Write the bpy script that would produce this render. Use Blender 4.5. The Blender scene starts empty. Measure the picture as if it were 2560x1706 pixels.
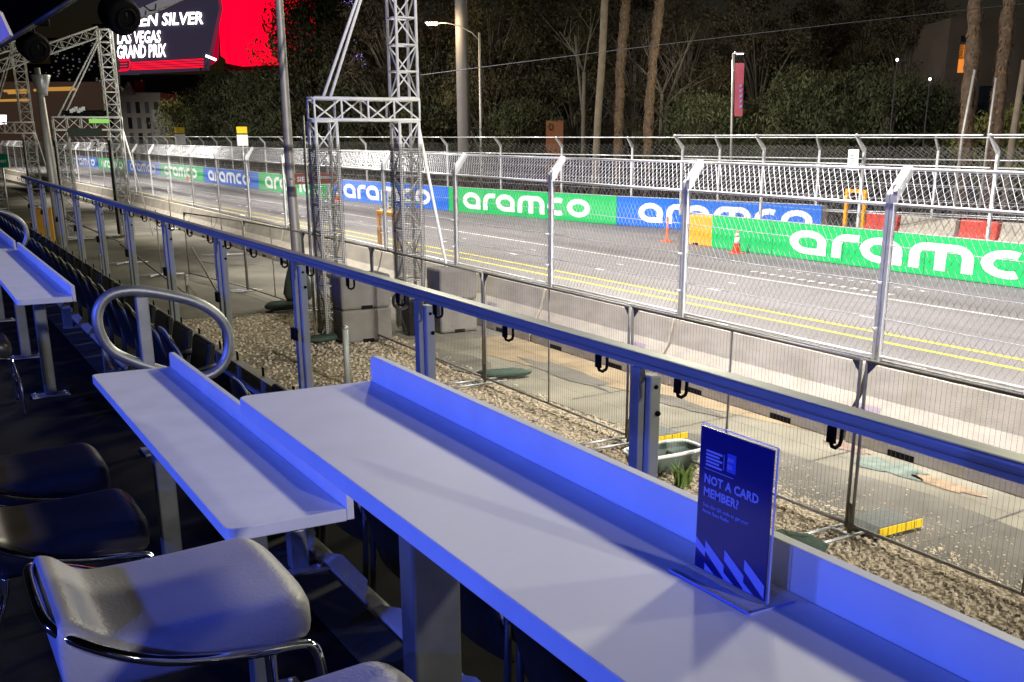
import bpy, math, random
from mathutils import Vector, Matrix
C = bpy.context.scene
COL = C.collection
R = math.radians
random.seed(7)
# ---------------------------------------------------------------- camera
EYE = 3.95
PITCH, YAW = 17.037, 30.385
cd = bpy.data.cameras.new('camera'); cam = bpy.data.objects.new('camera', cd); COL.objects.link(cam)
cam.location = (0, 0, EYE); cam.rotation_euler = (R(90 - PITCH), 0, -R(YAW))
cd.sensor_width = 36; cd.lens = 37.125; cd.shift_x = -0.0195; cd.shift_y = 0.116
cd.clip_start = 0.05; cd.clip_end = 2000
C.camera = cam
# ---------------------------------------------------------------- sky
w = bpy.data.worlds.new('World'); C.world = w; w.use_nodes = True
nt = w.node_tree; bg = nt.nodes['Background']
sky = nt.nodes.new('ShaderNodeTexSky'); sky.sky_type = 'NISHITA'; sky.sun_disc = False
sky.sun_elevation = R(-4.5); sky.sun_rotation = R(60)
nt.links.new(sky.outputs[0], bg.inputs[0]); bg.inputs[1].default_value = 0.12
# ---------------------------------------------------------------- light
sd = bpy.data.lights.new('circuit_glow', 'SUN'); sun = bpy.data.objects.new('circuit_glow', sd); COL.objects.link(sun)
sd.energy = 1.2; sd.angle = R(5); sd.color = (1, .95, .66)
sun.rotation_euler = Vector((-.107, -.051, -.062)).to_track_quat('-Z', 'Y').to_euler()
def spot(name, loc, aim, watts, color, size, blend=.4, radius=.2):
    d = bpy.data.lights.new(name, 'SPOT'); o = bpy.data.objects.new(name, d); COL.objects.link(o)
    d.energy = watts; d.color = color; d.spot_size = R(size); d.spot_blend = blend; d.shadow_soft_size = radius
    o.location = loc; o.rotation_euler = (Vector(aim) - Vector(loc)).to_track_quat('-Z', 'Y').to_euler()
    return o
for y in (-8, 10, 28, 48, 72, 104, 145):
    spot('track_floodlight', (9.6, y, 15), (22, y + 2, 0), 36000, (1, .955, .9), 112, .75, .35)
for y, p in ((38, 11000), (64, 12500), (-7, 7000)):
    spot('far_floodlight', (31, y, 20.5), (1, 3 + y*.1, 3), p, (1, .95, .72), 70, .5, 1.1)
spot('added_fill_spot', (9, -45, 18), (13, 25, 1), 105000, (1, .97, .9), 17, .3, .6)  # added spot with no visible source, soft fill for yard, truss and barrier
spot('grandstand_floodlight', (7, -20, 9.5), (1.2, 6, 3), 6500, (1, .97, .9), 50, .5, .3)
for y in (-1.5, 3.5, 9, 16):
    spot('blue_stage_light', (-5.4, y, 4.9), (1.5, y + 1.5, 3.0), 1120, (.07, .135, 1), 80, .5, .12)
C.view_settings.view_transform = 'Standard'; C.view_settings.look = 'None'
C.view_settings.exposure = 0; C.view_settings.gamma = 1

# ---------------------------------------------------------------- helpers
TH, A = R(PITCH), R(YAW)
HH = Vector((math.sin(A), math.cos(A), 0)); RR = Vector((math.cos(A), -math.sin(A), 0))
def bearing(px, py):
    return RR * (px - 1330) + (HH * math.cos(TH) - Vector((0, 0, math.sin(TH)))) * 2640 - (HH * math.sin(TH) + Vector((0, 0, math.cos(TH)))) * (py - 1150)
def at(px, py, d):                     # a point of the place, d metres ahead
    r = bearing(px, py); r = r * (d / r.dot(HH)); return Vector((r.x, r.y, r.z + EYE))
def atz(px, py, z=0):
    r = bearing(px, py); r = r * ((z - EYE) / r.z); return Vector((r.x, r.y, z))
def atx(px, py, x):
    r = bearing(px, py); r = r * (x / r.x); return Vector((r.x, r.y, r.z + EYE))
def aty(px, py, y):
    r = bearing(px, py); r = r * (y / r.y); return Vector((r.x, r.y, r.z + EYE))

class MB:
    def __init__(s): s.v = []; s.f = []; s.sm = []
    def add(s, vs, fs, smooth=False):
        n = len(s.v); s.v += [Vector(p) for p in vs]
        for f in fs: s.f.append([n + i for i in f]); s.sm.append(smooth)
    def box(s, x0, x1, y0, y1, z0, z1):
        s.add([(x0,y0,z0),(x1,y0,z0),(x1,y1,z0),(x0,y1,z0),(x0,y0,z1),(x1,y0,z1),(x1,y1,z1),(x0,y1,z1)],
              [(0,3,2,1),(4,5,6,7),(0,1,5,4),(1,2,6,5),(2,3,7,6),(3,0,4,7)]); return s
    def obox(s, c, size, rot=None):
        a, b, d = size[0]/2, size[1]/2, size[2]/2; m = rot or Matrix.Identity(3); c = Vector(c)
        p = [(-a,-b,-d),(a,-b,-d),(a,b,-d),(-a,b,-d),(-a,-b,d),(a,-b,d),(a,b,d),(-a,b,d)]
        s.add([c + m @ Vector(q) for q in p], [(0,3,2,1),(4,5,6,7),(0,1,5,4),(1,2,6,5),(2,3,7,6),(3,0,4,7)]); return s
    def tube(s, path, r, n=8, closed=False, cap=True, smooth=True):
        P = [Vector(p) for p in path]; m = len(P); rs = r if isinstance(r, (list, tuple)) else [r] * m
        rings = []; up = None
        for i in range(m):
            if closed: t = (P[(i+1) % m] - P[i-1])
            else: t = P[min(i+1, m-1)] - P[max(i-1, 0)]
            t.normalize()
            if up is None: up = Vector((0,0,1)) if abs(t.z) < .9 else Vector((1,0,0))
            a = (up - t * up.dot(t)).normalized(); b = t.cross(a); up = a
            rings.append([P[i] + (a * math.cos(2*math.pi*(k+.5)/n) + b * math.sin(2*math.pi*(k+.5)/n)) * rs[i] for k in range(n)])
        vs = [p for q in rings for p in q]; fs = []
        for i in range(m if closed else m - 1):
            j = (i + 1) % m
            for k in range(n): fs.append((i*n+k, i*n+(k+1) % n, j*n+(k+1) % n, j*n+k))
        if cap and not closed: fs.append(tuple(range(n))[::-1]); fs.append(tuple((m-1)*n+k for k in range(n)))
        s.add(vs, fs, smooth and n > 4); return s
    def ext(s, poly, vec, smooth=False):   # polygon (3-D) extruded
        n = len(poly); vec = Vector(vec); a = [Vector(p) for p in poly]; b = [p + vec for p in a]
        s.add(a + b, [tuple(range(n))[::-1], tuple(range(n, 2*n))])
        k = len(s.v) - 2*n
        for i in range(n):
            j = (i+1) % n; s.f.append([k+i, k+j, k+n+j, k+n+i]); s.sm.append(smooth)
        return s
    def lathe(s, prof, n=20, c=(0,0,0), smooth=True):
        c = Vector(c); vs = []; m = len(prof)
        for r, z in prof:
            for k in range(n): vs.append(c + Vector((r*math.cos(2*math.pi*k/n), r*math.sin(2*math.pi*k/n), z)))
        fs = [(i*n+k, i*n+(k+1) % n, (i+1)*n+(k+1) % n, (i+1)*n+k) for i in range(m-1) for k in range(n)]
        fs.append(tuple(range(n))[::-1]); fs.append(tuple((m-1)*n+k for k in range(n)))
        s.add(vs, fs, smooth); return s
    def build(s, name, mat, parent=None, bevel=0, sub=0, seg=2):
        off = Vector((0,0,0)); p = parent
        while p is not None: off += p.location; p = p.parent
        me = bpy.data.meshes.new(name); me.from_pydata([tuple(q - off) for q in s.v], [], s.f)
        me.polygons.foreach_set('use_smooth', s.sm); me.materials.append(mat); me.update()
        o = bpy.data.objects.new(name, me); COL.objects.link(o)
        if parent is not None: o.parent = parent
        if bevel:
            m = o.modifiers.new('bevel', 'BEVEL'); m.width = bevel; m.segments = seg; m.limit_method = 'ANGLE'
        if sub:
            m = o.modifiers.new('sub', 'SUBSURF'); m.levels = sub; m.render_levels = sub
        return o
def tag(o, label=None, cat=None, group=None, kind=None):
    if label: o['label'] = label
    if cat: o['category'] = cat
    if group: o['group'] = group
    if kind: o['kind'] = kind
    return o
def thing(name, loc, label, cat, group=None):
    o = bpy.data.objects.new(name, None); COL.objects.link(o); o.location = loc; o.empty_display_size = .1
    return tag(o, label, cat, group)
def copy_tree(o, parent=None):
    c = o.copy(); COL.objects.link(c)
    if parent is not None: c.parent = parent
    for ch in [x for x in o.children]: copy_tree(ch, c)
    return c
ORD = ['first','second','third','fourth','fifth','sixth','seventh','eighth','ninth','tenth','eleventh','twelfth','thirteenth','fourteenth','fifteenth','sixteenth','seventeenth','eighteenth','nineteenth','twentieth']
def ordi(i):
    if i < 20: return ORD[i]
    T = {2: 'twenty', 3: 'thirty', 4: 'forty', 5: 'fifty'}
    return (T[(i+1)//10] + ('-' + ORD[(i+1) % 10 - 1] if (i+1) % 10 else 'th')).replace('tyth', 'tieth')
def structure(o): o['kind'] = 'structure'; return o

def mat(name, col, rough=.6, metal=0, var=0, vscale=6, bump=0, bscale=60, emit=None, es=1, coat=0, col2=None, spec=.5, streak=None):
    m = bpy.data.materials.new(name); m.use_nodes = True; n = m.node_tree.nodes; l = m.node_tree.links; b = n['Principled BSDF']
    b.inputs['Base Color'].default_value = (*col, 1); b.inputs['Roughness'].default_value = rough; b.inputs['Metallic'].default_value = metal
    b.inputs['Coat Weight'].default_value = coat; b.inputs['Specular IOR Level'].default_value = spec
    if emit: b.inputs['Emission Color'].default_value = (*emit, 1); b.inputs['Emission Strength'].default_value = es
    if var or bump:
        tc = n.new('ShaderNodeTexCoord'); mp = n.new('ShaderNodeMapping'); l.new(tc.outputs['Object'], mp.inputs[0])
        if streak: mp.inputs['Scale'].default_value = streak
    if var:
        t = n.new('ShaderNodeTexNoise'); t.inputs['Scale'].default_value = vscale; t.inputs['Detail'].default_value = 6; l.new(mp.outputs[0], t.inputs[0])
        r = n.new('ShaderNodeValToRGB'); r.color_ramp.elements[0].position = .3; r.color_ramp.elements[1].position = .7
        c2 = col2 or tuple(min(1, c * (1 + var)) for c in col); c1 = tuple(c * (1 - var) for c in col)
        r.color_ramp.elements[0].color = (*c1, 1); r.color_ramp.elements[1].color = (*c2, 1)
        l.new(t.outputs['Fac'], r.inputs[0]); l.new(r.outputs[0], b.inputs['Base Color'])
        rr = n.new('ShaderNodeMapRange'); rr.inputs['To Min'].default_value = max(0, rough - .08); rr.inputs['To Max'].default_value = min(1, rough + .1)
        l.new(t.outputs['Fac'], rr.inputs[0]); l.new(rr.outputs[0], b.inputs['Roughness'])
    if bump:
        t2 = n.new('ShaderNodeTexNoise'); t2.inputs['Scale'].default_value = bscale; t2.inputs['Detail'].default_value = 4; l.new(mp.outputs[0], t2.inputs[0])
        bp = n.new('ShaderNodeBump'); bp.inputs['Strength'].default_value = bump; bp.inputs['Distance'].default_value = .02
        l.new(t2.outputs['Fac'], bp.inputs['Height']); l.new(bp.outputs[0], b.inputs['Normal'])
    return m
M = dict(
    laminate=mat('white_laminate', (.78,.78,.8), .5, 0, .05, 7, .06, 420, spec=.35),
    galv=mat('galvanised_steel', (.42,.43,.44), .45, .75, .18, 9, .03, 40),
    galvlight=mat('bright_galvanised', (.66,.67,.68), .4, .5, .1, 12),
    alu=mat('aluminium', (.36,.375,.375), .42, .3, .1, 20, 0, 0, streak=(1,.1,1)), legmetal=mat('dull_galvanised_leg', (.2,.21,.21), .42, .6, .25, 6, .03, 40),
    postgrey=mat('grey_powder_coat', (.36,.38,.38), .5, .1, .06, 8),
    wire=mat('zinc_wire', (.44,.44,.45), .55, .1), farwire=mat('far_zinc_wire', (.17,.17,.165), .6, .2), wirelit=mat('lit_look_zinc_wire', (.6,.6,.62), .45, .3),  # the palest zinc has the top mesh's floodlit look in its colour
    darkwire=mat('dull_wire', (.16,.15,.13), .6, .3),
    pipe=mat('dull_pipe', (.27,.255,.23), .5, .5, .2, 10),
    truss=mat('truss_aluminium', (.9,.9,.88), .5, 0, .06, 10),
    conc=mat('barrier_concrete', (.42,.38,.31), .85, 0, .14, 2.2, .25, 30, streak=(1,1,2.5)),
    block=mat('block_concrete', (.2,.185,.165), .9, 0, .15, 2.5, .3, 20),
    chrome=mat('chrome', (.85,.85,.87), .08, 1),
    whitevinyl=mat('white_vinyl', (.40,.39,.43), .38, 0, .08, 5, .12, 120),
    blackvinyl=mat('black_vinyl', (.04,.035,.032), .33, 0, .2, 5, .04, 200),
    seatblack=mat('seat_black_leather', (.003,.003,.0035), .5, 0, .2, 8, .05, 160),
    piping=mat('seat_piping', (.3,.3,.28), .5),
    carpet=mat('black_carpet', (.007,.007,.008), .95, 0, .25, 30, .2, 300, spec=.1),
    riser=mat('brown_board', (.04,.038,.03), .8, 0, .2, 12, .1, 60),
    black=mat('black_plastic', (.005,.005,.006), .7, spec=.12), roofblack=mat('roof_black', (.002,.002,.0022), .95, spec=.0),
    darkmetal=mat('dark_metal', (.03,.03,.035), .5, .3),
    rubber=mat('grey_rubber', (.13,.14,.13), .8, 0, .2, 15, .2, 50),
    yellow=mat('yellow_paint', (.8,.55,.01), .5, 0, .1, 20),
    gate=mat('amber_paint', (.85,.36,.005), .45, 0, .1, 8),
    cone=mat('cone_orange', (.85,.11,.02), .5), white=mat('white_paint', (.8,.8,.78), .5, 0, .05, 10),
    bluebd=mat('board_blue', (.004,.13,.62), .45, 0, .05, 3), greenbd=mat('board_green', (.005,.42,.10), .45, 0, .05, 3),
    letter=mat('board_white', (.82,.82,.82), .5),
    orangebd=mat('board_amber', (.85,.34,.02), .5, 0, .08, 3), redbd=mat('barrier_red', (.62,.055,.03), .55, 0, .12, 5),
    sandbag=mat('green_sandbag', (.045,.075,.055), .9, 0, .25, 25, .5, 60),
    brownsign=mat('brown_sign', (.36,.10,.04), .5), greensign=mat('green_sign', (.0,.16,.09), .5),
    navy=mat('navy_print', (.008,.012,.14), .2, 0), lilac=mat('pale_blue_print', (.28,.32,.75), .4), midblue=mat('mid_blue_print', (.01,.07,.6), .4),
    bark=mat('bark', (.06,.05,.036), .9, 0, .35, 8, .5, 20, streak=(1,1,.3)), palmbark=mat('palm_bark', (.07,.045,.026), .9, 0, .5, 6, .8, 14),
    palmstub=mat('frond_stub', (.12,.07,.035), .9, 0, .6, 4), paletrunk=mat('pale_palm_bark', (.12,.095,.065), .85, 0, .25, 3, .3, 20),
    leafA=mat('olive_leaf', (.05,.044,.022), .9, 0, .5, 1.2, spec=.1), leafB=mat('green_leaf', (.036,.04,.019), .9, 0, .5, 1.2, spec=.1),
    leafC=mat('yellow_green_leaf', (.11,.11,.035), .9, 0, .45, 1.2, spec=.1), leafD=mat('brown_leaf', (.044,.035,.022), .9, 0, .5, 1.2, spec=.1),
    pole=mat('lamp_pole', (.36,.34,.32), .5, .35, .1, 3), mono=mat('monopole_paint', (.23,.21,.2), .55, .1, .08, 1.5),
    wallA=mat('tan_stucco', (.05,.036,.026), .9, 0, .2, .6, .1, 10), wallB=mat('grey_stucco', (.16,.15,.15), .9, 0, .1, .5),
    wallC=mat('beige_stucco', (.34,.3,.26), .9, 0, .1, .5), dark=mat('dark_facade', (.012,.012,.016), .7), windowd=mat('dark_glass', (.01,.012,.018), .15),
    slate=mat('slate_panel', (.07,.08,.1), .7), maroon=mat('maroon_wall', (.13,.035,.03), .8),
    stagepipe=mat('stage_pipe', (.05,.05,.05), .5, .2), scrim=mat('grey_scrim', (.10,.09,.08), .9, 0, .3, 3),
    plate=mat('lilac_plate', (.32,.26,.3), .4), plateink=mat('plate_ink', (.05,.03,.12), .5),
    pink=mat('pink_banner', (.5,.1,.14), .7, 0, .15, 2), stone=mat('gravel_stone', (.45,.38,.28), .9, 0, .45, 30),
    purple=mat('purple_panel', (.4,.33,.6), .5), green=mat('weed_green', (.10,.16,.03), .7, 0, .3, 10),
)
def emitm(name, col, s): return mat(name, (0,0,0), .6, emit=col, es=s)
E_ = dict(red=emitm('red_led', (1,.0,.02), 1.7), pinkred=emitm('crimson_led', (.5,0,.03), .8), wht=emitm('white_led', (1,.93,1), 3.5), scr=emitm('dim_led', (.05,.04,.075), .55),
          gold=emitm('gold_strip', (1,.5,.1), .5), warm=emitm('warm_window', (1,.3,.04), .9), lamp=emitm('lamp_lens', (1,.8,.45), 30), cool=emitm('cool_lamp', (.9,.95,1), 6),
          violet=emitm('violet_led', (.5,.35,1), 1.5), dot=emitm('window_light', (.8,.75,.8), .12), lime=emitm('lime_sign', (.35,.8,.15), .8), orange=emitm('orange_wall_glow', (.75,.2,.02), .16),
          casino=emitm('casino_wall_glow', (.22,.13,.09), .15))  # casino wall glows by itself, its lighting put in as emission
M['leafs'] = [M['leafA'], M['leafB'], M['leafC'], M['leafD']]
# ground materials
def ground_mat():
    m = mat('gravel_ground', (.27,.22,.16), .95, 0, .25, .8); n = m.node_tree.nodes; l = m.node_tree.links; b = n['Principled BSDF']
    tc = n.new('ShaderNodeTexCoord'); v = n.new('ShaderNodeTexVoronoi'); v.inputs['Scale'].default_value = 17; l.new(tc.outputs['Object'], v.inputs[0])
    r = n.new('ShaderNodeValToRGB'); r.color_ramp.elements[0].color = (.58,.48,.33,1); r.color_ramp.elements[1].color = (.09,.07,.045,1)
    r.color_ramp.elements[0].position = .25; r.color_ramp.elements[1].position = .85; l.new(v.outputs['Distance'], r.inputs[0])
    mx = n.new('ShaderNodeMixRGB'); mx.blend_type = 'MULTIPLY'; mx.inputs[0].default_value = .75
    hs = n.new('ShaderNodeMixRGB'); hs.inputs[0].default_value = .35
    l.new(v.outputs['Color'], hs.inputs[2]); hs.inputs[1].default_value = (1,1,1,1)
    bw = n.new('ShaderNodeRGBToBW'); l.new(hs.outputs[0], bw.inputs[0])
    l.new(r.outputs[0], mx.inputs[1]); l.new(bw.outputs[0], mx.inputs[2]); l.new(mx.outputs[0], b.inputs['Base Color'])
    bp = n.new('ShaderNodeBump'); bp.invert = True; bp.inputs['Strength'].default_value = .9; bp.inputs['Distance'].default_value = .04
    l.new(v.outputs['Distance'], bp.inputs['Height']); l.new(bp.outputs[0], b.inputs['Normal'])
    return m
M['gravel'] = ground_mat()
M['asphalt'] = mat('track_asphalt', (.155,.142,.148), .85, 0, .2, .7, .3, 90, streak=(1,.12,1))
M['oldasphalt'] = mat('old_asphalt', (.13,.12,.1), .9, 0, .3, 1.2, .4, 60)
M['walk'] = mat('sidewalk_concrete', (.2,.185,.14), .9, 0, .3, .9, .15, 50)
M['dirt'] = mat('dusty_concrete', (.13,.12,.095), .9, 0, .5, .4, .2, 30)
M['ochre'] = mat('ochre_dust', (.26,.2,.12), .9, 0, .25, 1.5)
M['yline'] = mat('yellow_line', (.62,.52,.04), .75, 0, .25, 2.5, .2, 60); M['wline'] = mat('white_line', (.62,.6,.58), .75, 0, .25, 2.5)
M['darkland'] = mat('dark_land', (.05,.045,.035), .95, 0, .3, .3)

def text_mesh(mb, s, origin, xdir, zdir, size, bold=0, space=1.0, align='LEFT', shear=0, xs=1.0):
    cu = bpy.data.curves.new('t', 'FONT'); cu.body = s; cu.size = size; cu.offset = bold; cu.space_character = space; cu.align_x = align; cu.shear = shear; cu.resolution_u = 2
    ob = bpy.data.objects.new('t', cu); COL.objects.link(ob); dg = bpy.context.evaluated_depsgraph_get()
    me = bpy.data.meshes.new_from_object(ob.evaluated_get(dg)); o = Vector(origin); x = Vector(xdir).normalized(); z = Vector(zdir).normalized()
    mb.add([o + x * (v.co.x * xs) + z * v.co.y for v in me.vertices], [tuple(p.vertices) for p in me.polygons])
    bpy.data.objects.remove(ob); bpy.data.curves.remove(cu); bpy.data.meshes.remove(me)

# ================================================================= SETTING
g = MB(); g.add([(-400,-200,-.03),(600,-200,-.03),(600,900,-.03),(-400,900,-.03)], [(0,1,2,3)]); structure(g.build('ground', M['darkland']))
g = MB(); g.add([(-4,-12,-.012),(9.4,-12,-.012),(9.4,24.5,-.012),(-4,24.5,-.012)], [(0,1,2,3)]); structure(g.build('gravel_verge', M['gravel']))
g = MB(); g.add([(-6,24.5,-.008),(7.4,24.5,-.008),(8.8,19,-.008),(11.2,19,-.008),(11.2,230,-.008),(-6,230,-.008)], [(0,1,2,3,4,5)]); structure(g.build('service_yard', M['dirt']))
g = MB(); g.add([(8.75,-12,-.004),(11.2,-12,-.004),(11.2,19,-.004),(8.6,19,-.004),(8.3,15,-.004),(8.5,11,-.004)], [(0,1,2,3,4,5)]); structure(g.build('sidewalk', M['walk']))
g = MB(); pts = [(8.35,-12),(9.55,-12),(9.5,4.5),(9.8,7.6),(9.6,9),(9.5,10.3),(8.9,11.4),(8.35,10.6),(8.2,8.8),(8.3,5)]; g.add([(x,y,.001) for x,y in pts],[tuple(range(len(pts)))]); structure(g.build('asphalt_patch', M['oldasphalt']))
g = MB()
for y in (-2,1,3.8,6.6,9.2,11.4,13.6,15.8,18): g.add([(8.7,y,.005),(10.58,y+.15,.005),(10.58,y+.17,.005),(8.7,y+.02,.005)],[(0,1,2,3)])
structure(g.build('pavement_joints', M['oldasphalt']))
g = MB(); pts=[(9.6,14.5),(10.58,10.3),(10.58,19),(9.9,19),(9.2,17.5)]; g.add([(x,y,.003) for x,y in pts],[tuple(range(len(pts)))]); structure(g.build('ochre_stain', M['ochre']))
WP = [(36.5,20),(34.3,27),(32.2,31.6),(29.0,41.3),(26.5,53.8),(24.9,67.4),(24.6,83),(24.6,100),(24.4,117),(24.0,133),(23.6,150),(23,170),(22,195)]   # far wall line
g = MB(); left = [(11.2, y) for y in (-30, 40, 90, 140, 220)]; left = [(11.2,-30),(11.2,60),(10.4,90),(9.4,120),(7.6,160),(5.5,220)]
rightp = [(60,-30),(48,0),(37.5,18)] + [(x+.3,y) for x,y in WP] + [(21,220)]
pl = left + rightp[::-1]; g.add([(x,y,.0) for x,y in pl],[tuple(range(len(pl)))]); structure(g.build('road', M['asphalt']))
def stripe(pts, wd, z, m, name):
    g = MB(); vs = []
    for i,(x,y) in enumerate(pts): vs += [(x-wd/2,y,z),(x+wd/2,y,z)]
    g.add(vs,[(2*i,2*i+1,2*i+3,2*i+2) for i in range(len(pts)-1)]); structure(g.build(name, m))
cx = lambda y: 17.5 if y < 12 else (17.5 - .022*(y-12) if y < 60 else 16.44 - .032*(y-60))
ys = [-20,-5,0,6,12,20,30,45,60,80,100,120,150,180,220]
stripe([(cx(y),y) for y in ys], .13, .006, M['yline'], 'yellow_centre_line')
stripe([(cx(y)-.78,y) for y in ys], .13, .006, M['yline'], 'yellow_centre_line')
stripe([(cx(y)+4.0,y) for y in ys], .12, .006, M['wline'], 'white_lane_line')
g = MB()
for k in range(15):
    y = 6 + k*5.3; g.box(cx(y)+1.3,cx(y)+1.42,y,y+.45,.0045,.0075); g.box(cx(y)-2.2,cx(y)-2.1,y+1,y+1.35,.0045,.0075); g.box(cx(y)+2.6,cx(y)+2.68,y+.8,y+1.15,.0045,.0075)
structure(g.build('lane_marks', M['wline']))
g = MB()
for k in range(14): g.box(21.9+.02*k,22.1+.02*k,19+.42*k,19.2+.42*k,.0045,.0078); g.box(23.2,23.3,19+.42*k,19.15+.42*k,.0045,.0078)
structure(g.build('grid_marks', M['wline']))
g = MB(); rn_ = random.Random(21)
for x_ in (13.2,15.4,19.3,23.9):
    ys_ = [k*6-6 for k in range(26)]; q_ = [(x_+cx(y)-17.5+rn_.uniform(-.02,.02), y) for y in ys_]
    for (xa,ya),(xb,yb) in zip(q_,q_[1:]): g.add([(xa-.02,ya,.0035),(xa+.02,ya,.0035),(xb+.02,yb,.0035),(xb-.02,yb,.0035)],[(0,1,2,3)])
for k in range(34):
    y = rn_.uniform(5,70); x_ = rn_.uniform(12,24); L_ = rn_.uniform(.6,3)
    P_ = [(x_+L_*j/6+rn_.uniform(-.05,.05), y+rn_.uniform(-.12,.12)+.3*j/6) for j in range(7)]
    for (xa,ya),(xb,yb) in zip(P_,P_[1:]): g.add([(xa,ya-.015,.0036),(xb,yb-.015,.0036),(xb,yb+.02,.0036),(xa,ya+.02,.0036)],[(0,1,2,3)])
structure(g.build('asphalt_cracks', mat('crack_tar', (.11,.10,.105), .8)))
for k,(x_,y_,a_,b_) in enumerate(((14.4,13,.5,1.3),(20.2,17,.7,2.2),(13.5,24,.6,2.5),(22.6,28,.6,3),(18.9,38,.7,4),(15,9.4,.35,.9),(24.6,24,.35,2.8))):
    g = MB(); g.add([(x_-a_,y_-b_,.0025),(x_+a_,y_-b_+.05,.0025),(x_+a_,y_+b_,.0025),(x_-a_,y_+b_+.1,.0025)],[(0,1,2,3)]); structure(g.build('asphalt_repair', mat('repair_asphalt%d'%k, tuple(c*[.86,1.1][k%2] for c in (.155,.142,.148)), .85, 0, .12, 2, .3, 90)))
def stain(name, c, rx, ry, m, sd):
    rn = random.Random(sd); g = MB(); n = 18
    ps = [(c[0]+rx*math.cos(k*2*math.pi/n)*rn.uniform(.6,1.15), c[1]+ry*math.sin(k*2*math.pi/n)*rn.uniform(.6,1.15), .0065) for k in range(n)]
    g.add([(c[0],c[1],.0065)]+ps,[(0,k+1,(k+1)%n+1) for k in range(n)]); structure(g.build(name, m))
pc = atz(2115,1118); stain('paint_mark',(pc.x,pc.y),.16,.5,mat('faded_pink',(.23,.165,.125),.9,0,.3,6),1)
pc = atz(2225,1170); stain('paint_mark',(pc.x,pc.y),.28,.62,mat('faded_teal',(.15,.185,.155),.9,0,.3,6),2)
pc = atz(2360,1212); stain('paint_mark',(pc.x,pc.y),.16,.55,mat('faded_orange',(.27,.19,.12),.9,0,.3,6),3)
for k,(a_,b_,rx_,ry_) in enumerate(((1420,935,.3,1.6),(1700,1010,.22,1.0),(1150,905,.5,1.5),(560,640,1.2,3),(350,560,1.0,4),(480,560,.8,5),(250,520,1.2,6))):
    pc = atz(a_,b_); stain('damp_patch',(pc.x,pc.y),rx_,ry_,M['oldasphalt'],10+k)
# scattered loose stones
g = MB(); rnd = random.Random(3)
def stone(g, x, y, r):
    z = r*.35; v = []; a0 = rnd.random()*6
    for k in range(5): a = a0 + k*1.2566; rr = r*rnd.uniform(.75,1.15); v.append((x+rr*math.cos(a), y+rr*math.sin(a), 0-.012))
    v2 = [(p[0]*.6+x*.4+rnd.uniform(-.1,.1)*r, p[1]*.6+y*.4, z*rnd.uniform(.8,1.5)) for p in v]
    g.add(v+v2,[(5,6,7,8,9)]+[(k,(k+1)%5,5+(k+1)%5,5+k) for k in range(5)])
for _ in range(5200):
    y = rnd.uniform(4.5,20) if rnd.random()<.35 else rnd.uniform(4.5,12); x = rnd.uniform(6.2,8.5); stone(g,x,y,rnd.uniform(.012,.04))
for _ in range(900): stone(g, 8.3+abs(rnd.gauss(0,.5)), rnd.uniform(4.2,9.8), rnd.uniform(.008,.022))
for _ in range(1500): stone(g, rnd.uniform(5,8), rnd.uniform(12,24), rnd.uniform(.02,.045))
tag(g.build('gravel', M['stone']), 'pale crushed stone strewn along the temporary fence foot', 'gravel', kind='stuff')

# ================================================================= GRANDSTAND
g = MB(); g.box(-7,1.12,-6,24,2.05,2.25); structure(g.build('platform_floor', M['carpet']))
g = MB(); g.box(1.122,1.30,-6,24,2.06,2.254); structure(g.build('platform_edge_strip', M['riser']))
g = MB(); g.box(1.302,2.2,-6,24,1.86,2.02); structure(g.build('front_row_floor', M['carpet']))
def under():
    g = MB()
    for y in range(-6,25,3): g.tube([(2.1,y,-.0),(2.1,y,1.86)],.024,6); g.tube([(-.5,y,0),(-.5,y,2.05)],.024,6)
    g.tube([(2.1,-6,1.0),(2.1,24,1.0)],.024,6)
    structure(g.build('scaffold', M['pipe']))
under()
t = thing('nosing_beam', (1.32,8,2.1), 'long aluminium edge beam behind the row of folding seats', 'beam')
g = MB(); g.box(1.31,1.40,-1,22,2.2,2.235); g.box(1.31,1.335,-1,22,2.05,2.198); g.build('beam_body', M['legmetal'], t)
g = MB()
for k in range(38):
    y = -.7 + k*.6; g.ext([(1.312,y,2.258),(1.312,y+.52,2.258),(1.335,y+.50,2.27),(1.372,y+.40,2.29),(1.365,y+.10,2.29),(1.33,y+.03,2.27)],(.004,0,.006))
    g.box(1.315,1.33,y,y+.5,2.238,2.257)
g.build('bracket', M['galvlight'], t)
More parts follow.
